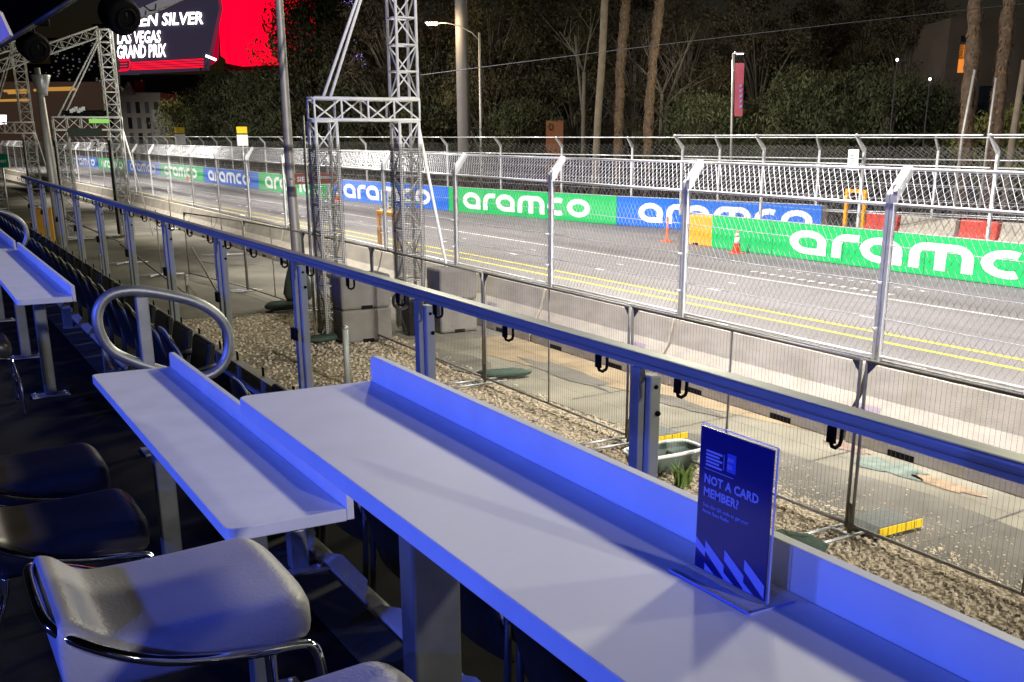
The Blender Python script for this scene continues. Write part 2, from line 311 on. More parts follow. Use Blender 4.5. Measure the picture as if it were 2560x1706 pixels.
def table(name_lab, x0, x1, y0, y1, ztop, legs, group='white bar tables in a line behind the seats'):
    t = thing('bar_table', ((x0+x1)/2,(y0+y1)/2,2.25), name_lab, 'table', group)
    r = .03; g = MB(); P = []
    for (cx_,cy_,a0) in ((x0+r,y0+r,180),(x0+r,y1-r,90)):
        arc = [(cx_+r*math.cos(R(a)), cy_+r*math.sin(R(a))) for a in ([180,202,225,247,270] if a0==180 else [90,112,135,157,180])]
        P.append(arc)
    poly = P[0] + [(x1,y0),(x1,y1)] + P[1]
    g.ext([(x,y,ztop-.036) for x,y in poly],(0,0,.036)); g.build('tabletop', M['laminate'], t, bevel=.003)
    g = MB(); h = .066; th = .021; rr = .02; X = x1+.001
    pr = [(y0+.001,ztop-.034),(y1-.001,ztop-.034)] + [(y1-rr+rr*math.cos(R(a)), ztop+h-rr+rr*math.sin(R(a))) for a in (0,22,45,67,90)] + [(y0+.004,ztop+h),(y0+.001,ztop+h-.004)]
    g.ext([(X,y,z) for y,z in pr],(th,0,0)); g.build('upstand', M['laminate'], t, bevel=.002)
    xm = (x0+x1)/2 - .0
    for ly in legs:
        hw_ = .05 if ztop > 3.2 else .037; xl_ = xm - (.032 if ztop > 3.2 else 0)
        g = MB(); g.box(xl_-hw_,xl_+hw_,ly-.033,ly+.033,2.262,ztop-.038); lg = g.build('leg', M['legmetal'], t, bevel=.006)
        g = MB(); g.box(xm-.12,xm+.12,ly-.065,ly+.065,2.25,2.262); bp = g.build('base_plate', M['galv'], lg, bevel=.003)
        g = MB()
        for sx in (-.095,.095):
            for sy in (-.04,.04): g.lathe([(.008,0),(.008,.008),(.004,.01)],8,(xm+sx,ly+sy,2.262))
        g.build('bolt', M['galvlight'], lg)
        g = MB(); g.box(x0+.04,x1-.02,ly-.02,ly+.02,ztop-.07,ztop-.0365); g.build('bracket', M['galv'], t)
    return t
table('tall white bar table nearest the viewer, carrying the navy card', .64,.985,.10,2.50,3.35,(1.72,.55))
table('low white bar table in the middle, between the tall table and the looped handrail', .615,.945,2.62,4.80,2.97,(3.0,4.3))
table('low white bar table at the left edge, past the looped handrail', .56,.885,7.33,10.70,2.97,(7.75,9.26))
table('far low white bar table cut off by the left edge of the photo', .545,.87,10.86,13.4,2.97,(11.3,12.9))

def stool(label, x, y, ztop, vin, group, tall):
    # local: seat faces +X (towards the table), back lip at -X
    t = thing('bar_stool' if tall else 'low_stool', (0,0,0), label, 'stool', group)
    g = MB(); W, D = .46, .52; N, K = 22, 18; vs = []; fs = []
    def zt(u, v):   # u along x 0..1 (back..front), v across
        z = 0; z += .052/(1+math.exp((u-.13)/.022)); z -= .008*math.sin(min(1,u)*math.pi); z += .010*u
        e = abs(2*v-1); z -= .022*max(0,(e-.84)/.16)**2*(1-.5*math.exp(-(u/.15)**2)); z -= .03*max(0,(u-.9)/.1)**2; return z
    def rx(u, v):
        e = abs(2*v-1); return u
    for i in range(N+1):
        for j in range(K+1):
            u, v = i/N, j/K; e = abs(2*v-1); w = W*(1 - .05*(1-u)) ; 
            cr = 1-.07*max(0,(u-.88)/.12)**2
            vs.append((-D/2 + D*u*(1-.04*e**4*(u>.5)), (v-.5)*w*cr, zt(u,v)))
    n1 = len(vs)
    for i in range(N+1):
        for j in range(K+1):
            x_, y_, z_ = vs[i*(K+1)+j]; u = i/N
            vs.append((x_*.985, y_*.98, -.095 - .02*(1-u)))
    for i in range(N):
        for j in range(K):
            a = i*(K+1)+j; fs.append((a,a+K+1,a+K+2,a+1)); fs.append((n1+a,n1+a+1,n1+a+K+2,n1+a+K+1))
    for i in range(N):
        a=i*(K+1); fs.append((a,n1+a,n1+a+K+1,a+K+1)); a=i*(K+1)+K; fs.append((a,a+K+1,n1+a+K+1,n1+a))
    for j in range(K):
        a=j; fs.append((a,a+1,n1+a+1,n1+a)); a=N*(K+1)+j; fs.append((a,n1+a,n1+a+1,a+1))
    g.add(vs, fs, True); g.build('seat', vin, t, sub=1)
    # chrome tube hugging the back lip and running under the sides
    g = MB(); fz = -ztop + 2.25   # floor in local z
    path = []
    hw = W/2 + .012
    side = [(.22,-hw+.03,-.105),(.10,-hw+.005,-.09),(-.05,-hw,-.065),(-.14,-hw-.002,-.03),(-.215,-hw+.02,.005),(-.258,-hw+.06,.03),(-.272,-hw+.12,.038)]
    path = side + [(x_,-y_,z_) for x_,y_,z_ in side[::-1]]
    fl = [(.27,-hw+.0,fz+.01),(.262,-hw+.005,fz*.5),(.25,-hw+.02,-.16),(.242,-hw+.025,-.12)]
    path = fl + path + [(x_,-y_,z_) for x_,y_,z_ in fl[::-1]]
    # smooth
    def smooth(p, it=2):
        p = [Vector(q) for q in p]
        for _ in range(it):
            q = [p[0]]
            for a,b in zip(p,p[1:]): q += [a*.75+b*.25, a*.25+b*.75]
            p = q + [p[-1]]
        return p
    g.tube(smooth(path), .0115, 10); g.build('frame', M['chrome'], t)
    for sx, sy in ((-1,-1),(-1,1)):
        g = MB(); g.tube(smooth([(-.19,sy*(hw-.02),-.10),(-.2,sy*(hw-.02),-.16),(-.24,sy*hw,fz*.5),(-.27,sy*(hw+.01),fz+.01)]), .0115, 10); g.build('leg', M['chrome'], t)
    g = MB(); g.tube([(.262,-hw+.005,fz*.62),(.262,hw-.005,fz*.62)], .009, 8); g.build('footrest', M['chrome'], t)
    t.location = (x, y, ztop); return t
GS = 'white padded bar stools at the tall table'; GB = 'black padded stools along the low tables'
stool('white vinyl stool with low back lip and chrome tube, lower left foreground', .395,2.22,3.02, M['whitevinyl'], GS, True)
stool('white vinyl stool whose corner pokes in beside the table leg at the bottom edge', .425,1.45,3.03, M['whitevinyl'], GS, True)
stool('black stool just behind the white stool, nearer of the two black ones', .31,3.60,2.76, M['blackvinyl'], GB, False)
stool('black stool second behind the white stool, under the middle table', .30,4.28,2.76, M['blackvinyl'], GB, False)
stool('black stool with chrome legs at the left edge beside the far low table', .24,7.45,2.73, M['blackvinyl'], GB, False)

# folding seats
def fold_seat():
    t = thing('folding_seat', (0,0,0), '', 'seat', 'black folding seats in a row along the railing')
    N, K = 10, 10; g = MB(); vs = []
    W, H = .25, .43
    for s_ in (0,1):
        for i in range(N+1):
            z = i/N
            for j in range(K+1):
                v = 2*j/K-1; wz = W*(1 - .42*max(0,(z-.72)/.28)**2 ) ; top = H*(z) - .07*(abs(v)**3)*z
                x_ = -.10*z + .035*(v*v) + (.045 if s_ else 0)*(1-.6*abs(v)**4)*(1-.7*max(0,(z-.8)/.2)**2)
                vs.append((x_, v*wz, .32+top))
    n1 = (N+1)*(K+1); fs = []
    for i in range(N):
        for j in range(K):
            a = i*(K+1)+j; fs.append((a,a+1,a+K+2,a+K+1)); fs.append((n1+a,n1+a+K+1,n1+a+K+2,n1+a+1))
    for i in range(N):
        a=i*(K+1); fs.append((a,a+K+1,n1+a+K+1,n1+a)); a=a+K; fs.append((a,n1+a,n1+a+K+1,a+K+1))
    for j in range(K): a=N*(K+1)+j; fs.append((a,a+1,n1+a+1,n1+a))
    g.add(vs, fs, True); b = g.build('backrest', M['seatblack'], t)
    e = [vs[n1 + i*(K+1)+0] for i in range(4,N+1)] + [vs[n1+N*(K+1)+j] for j in range(1,K+1)] + [vs[n1 + i*(K+1)+K] for i in range(N-1,3,-1)]
    g = MB(); g.tube(e, .006, 6); g.build('piping', M['piping'], b)
    g = MB()   # seat pan folded up
    pts = [(.10,-.21,.33),(.10,.21,.33),(.16,.21,.66),(.16,-.21,.66)]
    g.ext(pts, (.05,0,-.008)); g.build('seat_pan', M['seatblack'], t, bevel=.02, seg=3)
    for s_ in (-1,1):
        g = MB(); g.tube([(.0,s_*.26,0),(.02,s_*.26,.30),(.02,s_*.26,.50),(.20,s_*.26,.52)], .014, 6); g.build('arm_bracket', M['darkmetal'], t)
    return t
SY = [.5,1.1,1.7,2.3,2.9,3.5,4.1,4.7,5.3] + [7.05+.6*k for k in range(25)]
proto = fold_seat()
for i, y in enumerate(SY):
    o = proto if i == 0 else copy_tree(proto)
    o.location = (1.44, y, 2.02)
    if i < 9: o['label'] = 'black folding seat below the tables, %s from the right end of the near stretch' % ordi(i)
    else: o['label'] = 'black folding seat past the looped handrail, %s from that gap' % ordi(i-9)
for i,(y) in enumerate((3.97,6.95,8.4,10.6)):
    t = thing('floor_bracket', (1.2,y,2.25), ['galvanised seat bracket with foot bolted by the white stool','galvanised seat bracket left of the looped handrail','galvanised seat bracket beyond the left table leg','farthest galvanised seat bracket under the left table'][i], 'bracket', 'galvanised brackets at the platform edge')
    g = MB(); g.box(1.175,1.25,y-.03,y+.03,2.254,2.42); g.build('upright', M['galv'], t, bevel=.004)
    g = MB(); g.box(1.16,1.32,y-.10,y-.031,2.254,2.262); g.lathe([(.012,0),(.012,.01)],8,(1.28,y-.065,2.262)); g.build('foot', M['galv'], t)

# looped aisle handrails
def loop_rail(label, y, s=1, dx=0, dz=0):
    t = thing('looped_handrail', (1.1+dx,y,2.25), label, 'handrail', 'looped tube handrails at the aisles')
    ctrl = [(.82,3.02),(.88,3.14),(1.02,3.165),(1.2,3.125),(1.38,3.065),(1.5,2.96),(1.53,2.82),(1.47,2.68),(1.33,2.63),(1.15,2.70),(.97,2.78),(.86,2.86)]
    P = [Vector((x+dx,y,z+dz)) for x,z in ctrl]
    for _ in range(2):
        Q = []
        for i in range(len(P)): a,b = P[i],P[(i+1)%len(P)]; Q += [a*.75+b*.25,a*.25+b*.75]
        P = Q
    g = MB(); g.tube(P, .029, 14, closed=True); g.build('loop', M['galv'], t)
    g = MB(); g.box(1.035+dx,1.10+dx,y-.025,y+.025,2.262+min(dz,0),3.12+dz); p = g.build('post', M['galv'], t, bevel=.006)
    g = MB(); g.box(.99+dx,1.115+dx,y-.08,y+.08,2.25,2.261); g.build('base_plate', M['galv'], p)
loop_rail('looped handrail between the middle and left low tables', 6.0)
loop_rail('looped handrail cut by the left edge of the photo', 14.2, 1, -.22, 0)

# front guard railing
t = thing('guard_railing', (2.26,8,2.02), 'long guard railing of aluminium posts and rail in front of the seats', 'railing')
XR = 2.26
g = MB(); g.box(XR-.035,XR+.045,-4,24,3.168,3.204); g.build('top_rail', M['alu'], t, bevel=.012, seg=3)
g = MB(); g.box(XR-.026,XR-.014,-4,24,3.150,3.167); g.box(XR+.005,XR+.018,-4,24,3.15,3.167); g.build('rail_lip', M['alu'], t)
g = MB(); g.box(XR-.05,XR+.03,-4,24,2.10,2.17); g.box(XR-.055,XR-.051,-4,24,1.86,2.165); g.build('kick_rail', M['alu'], t, bevel=.006)
PY = [-.85,1.1,3.05,4.97,6.97,8.98] + [11+2*k for k in range(7)]
for y in PY:
    g = MB(); g.box(XR-.034,XR-.006,y-.022,y+.034,2.172,3.149); p = g.build('post', M['alu'], t, bevel=.004)
    g = MB(); g.ext([(XR-.004,y-.05,2.0),(XR-.004,y+.02,2.0),(XR-.004,y+.02,3.12),(XR-.004,y-.05,3.12)],(.05,0,0)); c = g.build('channel', M['postgrey'], p, bevel=.008)
    g = MB(); g.tube([(XR+.02,y-.049,3.08),(XR+.02,y-.056,3.08)],.008,8); g.tube([(XR+.03,y-.049,2.98),(XR+.03,y-.06,2.98)],.010,8); g.build('bolt', M['black'], p)
    g = MB(); g.box(XR-.06,XR-.035,y-.03,y+.05,2.62,2.70); g.tube([(XR-.06,y-.04,2.64),(XR-.075,y-.09,2.64),(XR-.06,y-.1,2.70)],.01,6); g.build('clamp', M['black'], p)
    for dy in (.26,1.0,1.72):
        g = MB(); yy = y + dy
        g.box(XR-.030,XR-.018,yy-.014,yy+.014,3.10,3.149); g.tube([(XR-.023,yy,3.10),(XR-.018,yy,3.088),(XR-.004,yy,3.082),(XR+.012,yy,3.088),(XR+.017,yy,3.10),(XR+.017,yy,3.135)],.0062,8)
        g.build('hook', M['black'], t)
        g = MB(); g.tube([(XR+.0,yy-.012,2.17),(XR+.0,yy-.012,2.24)],.006,6); g.tube([(XR+.0,yy+.018,2.17),(XR+.0,yy+.018,2.24)],.006,6); g.build('peg', M['black'], t)

# navy card
t = thing('table_card', (.92,1.03,3.35), 'navy upright card reading NOT A CARD MEMBER in a clear stand on the tall table', 'card')
g = MB(); g.box(.9205,.9225,.958,1.104,3.356,3.566); cardm = g.build('card', M['navy'], t)
gl = mat('clear_acrylic', (.6,.62,.8), .05); gl.node_tree.nodes['Principled BSDF'].inputs['Alpha'].default_value = .13
g = MB(); g.box(.923,.9255,.955,1.107,3.353,3.569); g.box(.885,.963,.945,1.117,3.350,3.3527); g.build('stand', gl, t, bevel=.0008)
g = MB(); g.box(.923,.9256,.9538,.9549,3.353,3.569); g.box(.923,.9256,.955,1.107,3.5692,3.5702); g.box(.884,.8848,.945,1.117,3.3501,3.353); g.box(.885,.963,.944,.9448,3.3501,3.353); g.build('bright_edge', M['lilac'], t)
dn = Vector((0,-1,0)); up = Vector((0,0,1)); X0 = .9200
g = MB()
text_mesh(g, 'NOT A CARD', (X0,1.092,3.487), dn, up, .0178, .0006, 1.03); text_mesh(g, 'MEMBER?', (X0,1.092,3.468), dn, up, .0178, .0006, 1.03)
text_mesh(g, 'Scan the QR code to get your', (X0,1.092,3.452), dn, up, .0078, .0001); text_mesh(g, 'Amex Race Radio', (X0,1.092,3.443), dn, up, .0078, .0001)
for k in range(5): g.add([(X0,1.09,3.535-.005*k),(X0,1.09-(.028 if k%2 else .034),3.535-.005*k),(X0,1.09-(.028 if k%2 else .034),3.532-.005*k),(X0,1.09,3.532-.005*k)],[(0,1,2,3)])
g.add([(X0,1.053,3.536),(X0,1.052,3.536),(X0,1.052,3.514),(X0,1.053,3.514)],[(0,1,2,3)]); g.add([(X0,1.092,3.508),(X0,1.032,3.508),(X0,1.032,3.507),(X0,1.092,3.507)],[(0,1,2,3)])
g.build('lettering', M['lilac'], cardm)
g = MB(); g.add([(X0,1.046,3.54),(X0,1.028,3.54),(X0,1.028,3.514),(X0,1.046,3.514)],[(0,1,2,3)]); lg = g.build('logo_square', M['midblue'], cardm)
g = MB(); text_mesh(g, 'AM', (X0-.0006,1.0445,3.529), dn, up, .0085, .0003); text_mesh(g, 'EX', (X0-.0006,1.0445,3.519), dn, up, .0085, .0003); g.build('logo_letters', M['lilac'], lg)
g = MB()
for k in range(4):
    a = 1.104 - .0385*k - (0 if k else .0); b = max(.9585, a-.0385)
    if k == 0: a, b = 1.1035, 1.082
    else: a = 1.082 - .041*(k-1); b = max(.9585, a-.041)
    f = (a-b)/.041; h = 3.402
    g.add([(X0,a,h),(X0,b,h-.024*f),(X0,b,h-.038*f-.005),(X0,a,h-.016)],[(0,1,2,3)])
    if k: g.add([(X0,a,h-.036),(X0,b,h-.036-.024*f+.016),(X0,b,3.357),(X0,a,3.366)],[(0,1,2)]) if False else g.add([(X0,a,h-.034),(X0,a-.022,3.357),(X0,a,3.357)],[(0,1,2)])
g.build('chevrons', M['lilac'], cardm)

# ================================================================= TEMPORARY FENCE
TF = [(8,-.9),(8,3.15),(8,7.17),(8,11.1),(8,15.2),(8,19.95),(7.95,24),(7.7,28),(7.1,32)]
for i in range(len(TF)-1):
    (xa,ya),(xb,yb) = TF[i],TF[i+1]; a = Vector((xa,ya,0)); b = Vector((xb,yb,0)); d = (b-a).normalized(); L = (b-a).length
    t = thing('temporary_fence_panel', (a+b)/2, 'temporary wire fence panel on the gravel, %s from the right edge' % ordi(i), 'fence', 'temporary wire fence panels behind the platform')
    P = lambda s, z: a + d*s + Vector((0,0,z))
    g = MB(); e = .04; H = 1.84
    g.tube([P(e,.08),P(e,H)],.019,8); g.tube([P(L-e,.08),P(L-e,H)],.019,8); g.tube([P(e,H),P(L-e,H)],.019,8); g.tube([P(e,.12),P(L-e,.12)],.019,8); g.tube([P(L/2,.12),P(L/2,H)],.012,6)
    g.ext([P(e,H-.02),P(e+.12,H-.02),P(e,H-.15)],d.cross(Vector((0,0,1)))*.006); g.ext([P(L-e,H-.02),P(L-e-.12,H-.02),P(L-e,H-.15)],d.cross(Vector((0,0,1)))*.006)
    g.build('frame', M['pipe'], t)
    g = MB(); n = int(L/.055)
    for k in range(1,n): s = k*L/n; g.tube([P(s,.12),P(s,H)],.0014 if i<4 else .0018,3,cap=False)
    for z in (.45,.8,1.15,1.5): g.tube([P(e,z),P(L-e,z)],.0012,3,cap=False)
    g.build('wire_mesh', M['darkwire'], t)
for i,(x,y) in enumerate(TF[1:-1]):
    nm = ordi(i)
    t = thing('fence_foot', (x,y,0), 'metal foot frame under the temporary fence, %s joint from the right' % nm, 'fence foot', 'metal feet of the temporary fence')
    g = MB(); g.tube([(x-.75,y-.12,.05),(x+.35,y-.12,.05)],.018,6); g.tube([(x-.75,y+.15,.05),(x+.3,y+.15,.05)],.018,6); g.tube([(x-.1,y-.14,.05),(x-.1,y+.17,.05)],.018,6); g.build('foot_frame', M['galv'], t)
    g = MB(); g.tube([(x,y-.012,.02),(x,y-.012,.35)],.024,8); g.build('socket', M['pipe'], t)
    if i in (1,2):
        t = thing('rubber_block', (x+.5,y-.05,0), 'grey rubber block with yellow end under the fence joint, %s' % ('nearer one at the right' if i==1 else 'farther one behind the upstand'), 'fence block', 'rubber ballast blocks')
        g = MB(); g.ext([(x+.1,y-.25,.015),(x+.8,y-.25,.015),(x+.8,y-.25,.07),(x+.66,y-.25,.13),(x+.18,y-.25,.13),(x+.1,y-.25,.09)],(0,.42,0)); g.build('block', M['rubber'], t, bevel=.01)
        g = MB()
        for k in range(5): g.box(x+.16+.13*k,x+.28+.13*k,y-.268,y-.252,.03,.115)
        g.build('yellow_face', M['yellow'], t)
def bag(x,y,sx,sy,h,rot,label):
    t = thing('sandbag',(x,y,0),label,'sandbag','dark green sandbags on the fence feet'); g = MB(); vs=[];N=12;K=7
    rnd2 = random.Random(int(x*100+y*10))
    for i in range(K+1):
        f = i/K*math.pi
        for k in range(N):
            a = 2*math.pi*k/N; q = 1+rnd2.uniform(-.09,.09); sq = (abs(math.cos(a))**4+abs(math.sin(a))**4)**-.25
            lx = sx*math.sin(f)**.6*math.cos(a)*sq*q; ly = sy*math.sin(f)**.6*math.sin(a)*sq*q
            vs.append((x+lx*math.cos(rot)-ly*math.sin(rot), y+lx*math.sin(rot)+ly*math.cos(rot), .02+h*(1-math.cos(f))/2*q))
    fs = [(i*N+k,i*N+(k+1)%N,(i+1)*N+(k+1)%N,(i+1)*N+k) for i in range(K) for k in range(N)]
    g.add(vs,fs,True); g.build('bag', M['sandbag'], t)
bag(7.05,7.05,.22,.35,.2,.5,'dark green sandbag behind the far end of the tall table upstand, right side')
bag(8.55,15.5,.45,.17,.13,-.25,'dark green sandbag beside the stacked concrete blocks')
bag(7.0,20.2,.36,.2,.13,.3,'dark green sandbag left of the guard railing post')
bag(7.5,24.6,.4,.22,.2,.3,'dark green sandbag at the foot of the wrapped light pole')
bag(9.2,20.9,.1,.1,.05,0,'small dark sandbag between the concrete blocks')
for i,(p0,p1) in enumerate((((880,835),(862,955)),((245,620),(262,735)),((445,690),(470,740)))):
    a = atz(*p1) if i else atz(870,965); t = thing('ground_stake',a,['short grey post standing in gravel left of the tall table','dark stake standing near the left end of the verge','leaning dark stake behind the looped handrail'][i],'post'); h=[.95,1.0,.5][i]
    g = MB(); g.tube([a,a+Vector((0,0,h))],.05 if i==0 else .04,12); g.build('shaft', M['postgrey'] if i==0 else M['pipe'], t); g = MB(); g.lathe([(.055,0),(.055,.03),(.03,.05)],12,a+Vector((0,0,h))); g.build('cap', M['galv'], t)
# weeds and bin by the post
def weed(x,y,h,n,label,sd):
    rn = random.Random(sd); g = MB()
    for k in range(n):
        a = rn.random()*6.28; l = h*rn.uniform(.5,1); dx,dy = math.cos(a)*l*.5, math.sin(a)*l*.5; bx,by = x+rn.uniform(-.08,.08), y+rn.uniform(-.08,.08); wd=.012
        g.add([(bx-wd,by,0),(bx+wd,by,0),(bx+dx*.5+wd,by+dy*.5,l*.7),(bx+dx*.5-wd,by+dy*.5,l*.7),(bx+dx,by+dy,l)],[(0,1,2,3),(3,2,4)])
    o = g.build('weed', M['green'], None); tag(o,label,'weed','weeds growing in the gravel')
weed(7.25,9.75,.42,50,'leafy green weed left of the railing post near the tub',1); weed(7.5,9.3,.32,36,'green weed against the railing post, over the tub',2); weed(8.35,10.2,.24,16,'grassy weed right of the tub on the kerb',3); weed(6.9,7.9,.45,50,'dry weed clump right of the railing post',4); weed(6.9,7.2,.3,30,'low dry weeds beside the dark ring',5)
t = thing('plastic_tub',(7.5,10,0),'grey-green oblong tub with pale rim behind the railing post','tub')
g = MB(); c = Vector((7.75,10.0,0)); ring=lambda z,sx,sy:[(c.x+sx*math.copysign(abs(math.cos(a))**.5,math.cos(a)),c.y+sy*math.copysign(abs(math.sin(a))**.5,math.sin(a)),z) for a in [2*math.pi*k/20 for k in range(20)]]
r0,r1 = ring(.02,.42,.22),ring(.24,.5,.27); g.add(r0+r1,[tuple(range(20))[::-1]]+[(k,(k+1)%20,20+(k+1)%20,20+k) for k in range(20)],True); g.build('tub_body', mat('grey_green_plastic',(.12,.16,.14),.5), t); g=MB(); g.tube(r1,.022,8,closed=True); g.build('rim', M['white'], t)
t = thing('steel_ring',(6.9,7.0,0),'small dark loop standing in the gravel right of the railing post','ring'); g=MB(); g.tube([(6.9,7.0,0),(6.86,7.03,.14),(6.9,7.0,.2),(7.0,6.95,.2),(7.04,6.9,.14),(7.0,6.9,0)],.02,8); g.build('ring_bar',M['pipe'],t)

# ================================================================= TRACK BARRIERS + DEBRIS FENCE
def kprof(x): return [(x-.45,0),(x-.45,.23),(x-.2,.63),(x-.1,1.03),(x+.1,1.03),(x+.2,.63),(x+.45,.23),(x+.45,0)]
XB = 11.05
def barrier_line():
    y = 1.35; i = 0
    def drift(y): return 0 if y < 62 else -.028*(y-62) - .00009*(y-62)**2
    while y < 150:
        L = 4.13; dx = drift(y+2); sl = (drift(y+4.2)-drift(y))/4.2
        t = thing('concrete_barrier', (XB+dx,y,0), 'concrete track barrier under the near debris fence, %s from the right edge' % ordi(i), 'barrier', 'concrete barriers along the near side of the track')
        g = MB(); g.ext([(XB+dx+a_,y+.03,z) for a_,z in [(p[0],p[1]) for p in kprof(0)]],(sl*L,L,0)); g.build('barrier_body', M['conc'], t, bevel=.012)
        if y < 60:
            for k in (1.0,3.0):
                g = MB(); g.box(XB-.458,XB-.452,y+k,y+k+.42,.003,.085); g.build('drain_slot', M['black'], t)
        if i < 14:
            yy = y + {1:3.75,3:.55,4:1.7}.get(i,.5); n = Vector((-.85,0,.53)); c0 = Vector((XB-.33,yy,.42)); u_ = Vector((.53,0,.85))
            if i in (1,3,4):
                g = MB(); q = [c0-u_*.10+n*.008, c0-u_*.10+Vector((0,.42,0))+n*.008, c0+u_*.12+Vector((0,.42,0))+n*.008, c0+u_*.12+n*.008]; g.ext(q, -n*.006); pt = g.build('name_plate', M['plate'], t)
                g = MB(); text_mesh(g,'United',c0+Vector((0,.37,0))+n*.011-u_*.04,(0,-1,0),u_,.10,.002); g.tube([c0+n*.011+Vector((0,.33-.012*k,0))+u_*(.05+.03*math.sin(k/8*math.pi)) for k in range(9)],.004,3); g.build('plate_text', M['plateink'], pt)
        y += 4.2; i += 1
barrier_line()

def diamonds(g, P, L, H, w, h, r, n=4):
    # P(s,z) -> point ; diamond wires over an L x H sheet
    sl = h/w
    k = 0
    s0 = -H/sl
    while s0 < L:
        a, b = max(0,s0), min(L, s0+H/sl)
        if b-a > .02:
            g.tube([P(a,(a-s0)*sl),P(b,(b-s0)*sl)],r,n,cap=False); g.tube([P(a,H-(a-s0)*sl),P(b,H-(b-s0)*sl)],r,n,cap=False)
        s0 += w
def fence_section(L, r, w=.11, h=.165, top=3.54, kink=3.22, reach=.26, rich=True, base=1.04, label='', wm='wire', tm='wirelit'):
    # along +Y from 0 to L, leaning towards +X
    t = thing('debris_fence_section', (0,0,0), label, 'fence', '')
    for y_ in (-.037,.037) if rich else (0,):
        g = MB(); q = .031 if rich else .04
        g.box(-.035,.035,y_-q,y_+q,base,kink); p = g.build('post', M['galvlight'], t, bevel=.01 if rich else 0)
    dv = Vector((reach,0,top-kink)); un = dv.normalized(); nn = Vector((-un.z,0,un.x))
    for y_ in (-.037,.037) if rich else (0,):
        g = MB(); g.ext([Vector((-.045,y_-.03,kink-.10)),Vector((.045,y_-.03,kink-.08)),Vector((.055,y_-.03,kink))+dv,Vector((-.02,y_-.03,kink+.05))+dv,Vector((-.045,y_-.03,kink+.02))],(0,.06,0)); g.build('arm', M['galvlight'], t, bevel=.008 if rich else 0)
    if rich:
        g = MB(); g.tube([(-.06,-.1+.045*math.cos(a),kink+.10+.045*math.sin(a)) for a in [k*math.pi/5 for k in range(10)]],.013,6,closed=True); g.box(-.066,-.054,-.14,-.06,kink-.08,kink+.06); g.build('lifting_eye', M['galvlight'], t)
        for z_ in (1.5,2.1):
            g = MB(); g.box(-.12,-.061,-.02,.0,z_,z_+.03); g.tube([(-.12,-.01,z_+.015),(-.14,-.01,z_+.015)],.02,6); g.build('bolt', M['galvlight'], t)
    g = MB(); tp = Vector((.03,0,kink))+dv; g.tube([tp,tp+Vector((0,L,0))],.024,8); g.build('top_pipe', M['galvlight'], t)
    g = MB(); g.tube([(.0,0,3.11),(.0,L,3.11)],.024,8); g.build('mid_pipe', M['galvlight'], t)
    g = MB(); g.tube([(.0,0,1.13),(.0,L,1.13)],.022,8); g.tube([(.03,0,1.06),(.03,L,1.06)],.022,8); g.build('bottom_pipe', M['galvlight'], t)
    for z in (2.59,2.12,1.64):
        g = MB(); sg = .02; g.tube([(-.005,L*k/6,z-sg*math.sin(k/6*math.pi)) for k in range(7)],.0065,5); g.build('cable', M['wire'], t)
    g = MB(); diamonds(g, lambda s,z: Vector((.012,s,1.13+z)), L, 1.98, w, h, r); g.build('mesh_panel', M[wm], t)
    g = MB(); ln = dv.length; diamonds(g, lambda s,z: Vector((.02,s,3.11))+Vector((0,0,min(z,.11)))+un*max(0,z-.11), L, ln+.11, w, h*.9, r*1.1); g.build('top_mesh', M[tm], t)
    return t
ftA = fence_section(4.2,.0029); ftB = fence_section(4.2,.0014,w=.12,h=.18,rich=False,tm='wire')
Y0 = 1.3; i = 0; y = Y0
def drift(y): return 0 if y < 62 else -.028*(y-62) - .00009*(y-62)**2
while y < 175:
    src = ftA if y < 52 else ftB
    o = copy_tree(src); o.location = (XB+drift(y), y, 0); o.rotation_euler = (0,0,-math.atan((drift(y+4.2)-drift(y))/4.2))
    o['label'] = 'white-topped debris fence section on the near barrier, %s from the right edge' % ordi(i); o['group'] = 'near debris fence sections'
    y += 4.2; i += 1
def kill(o):
    for c in list(o.children): kill(c)
    bpy.data.objects.remove(o)
kill(ftA); kill(ftB)
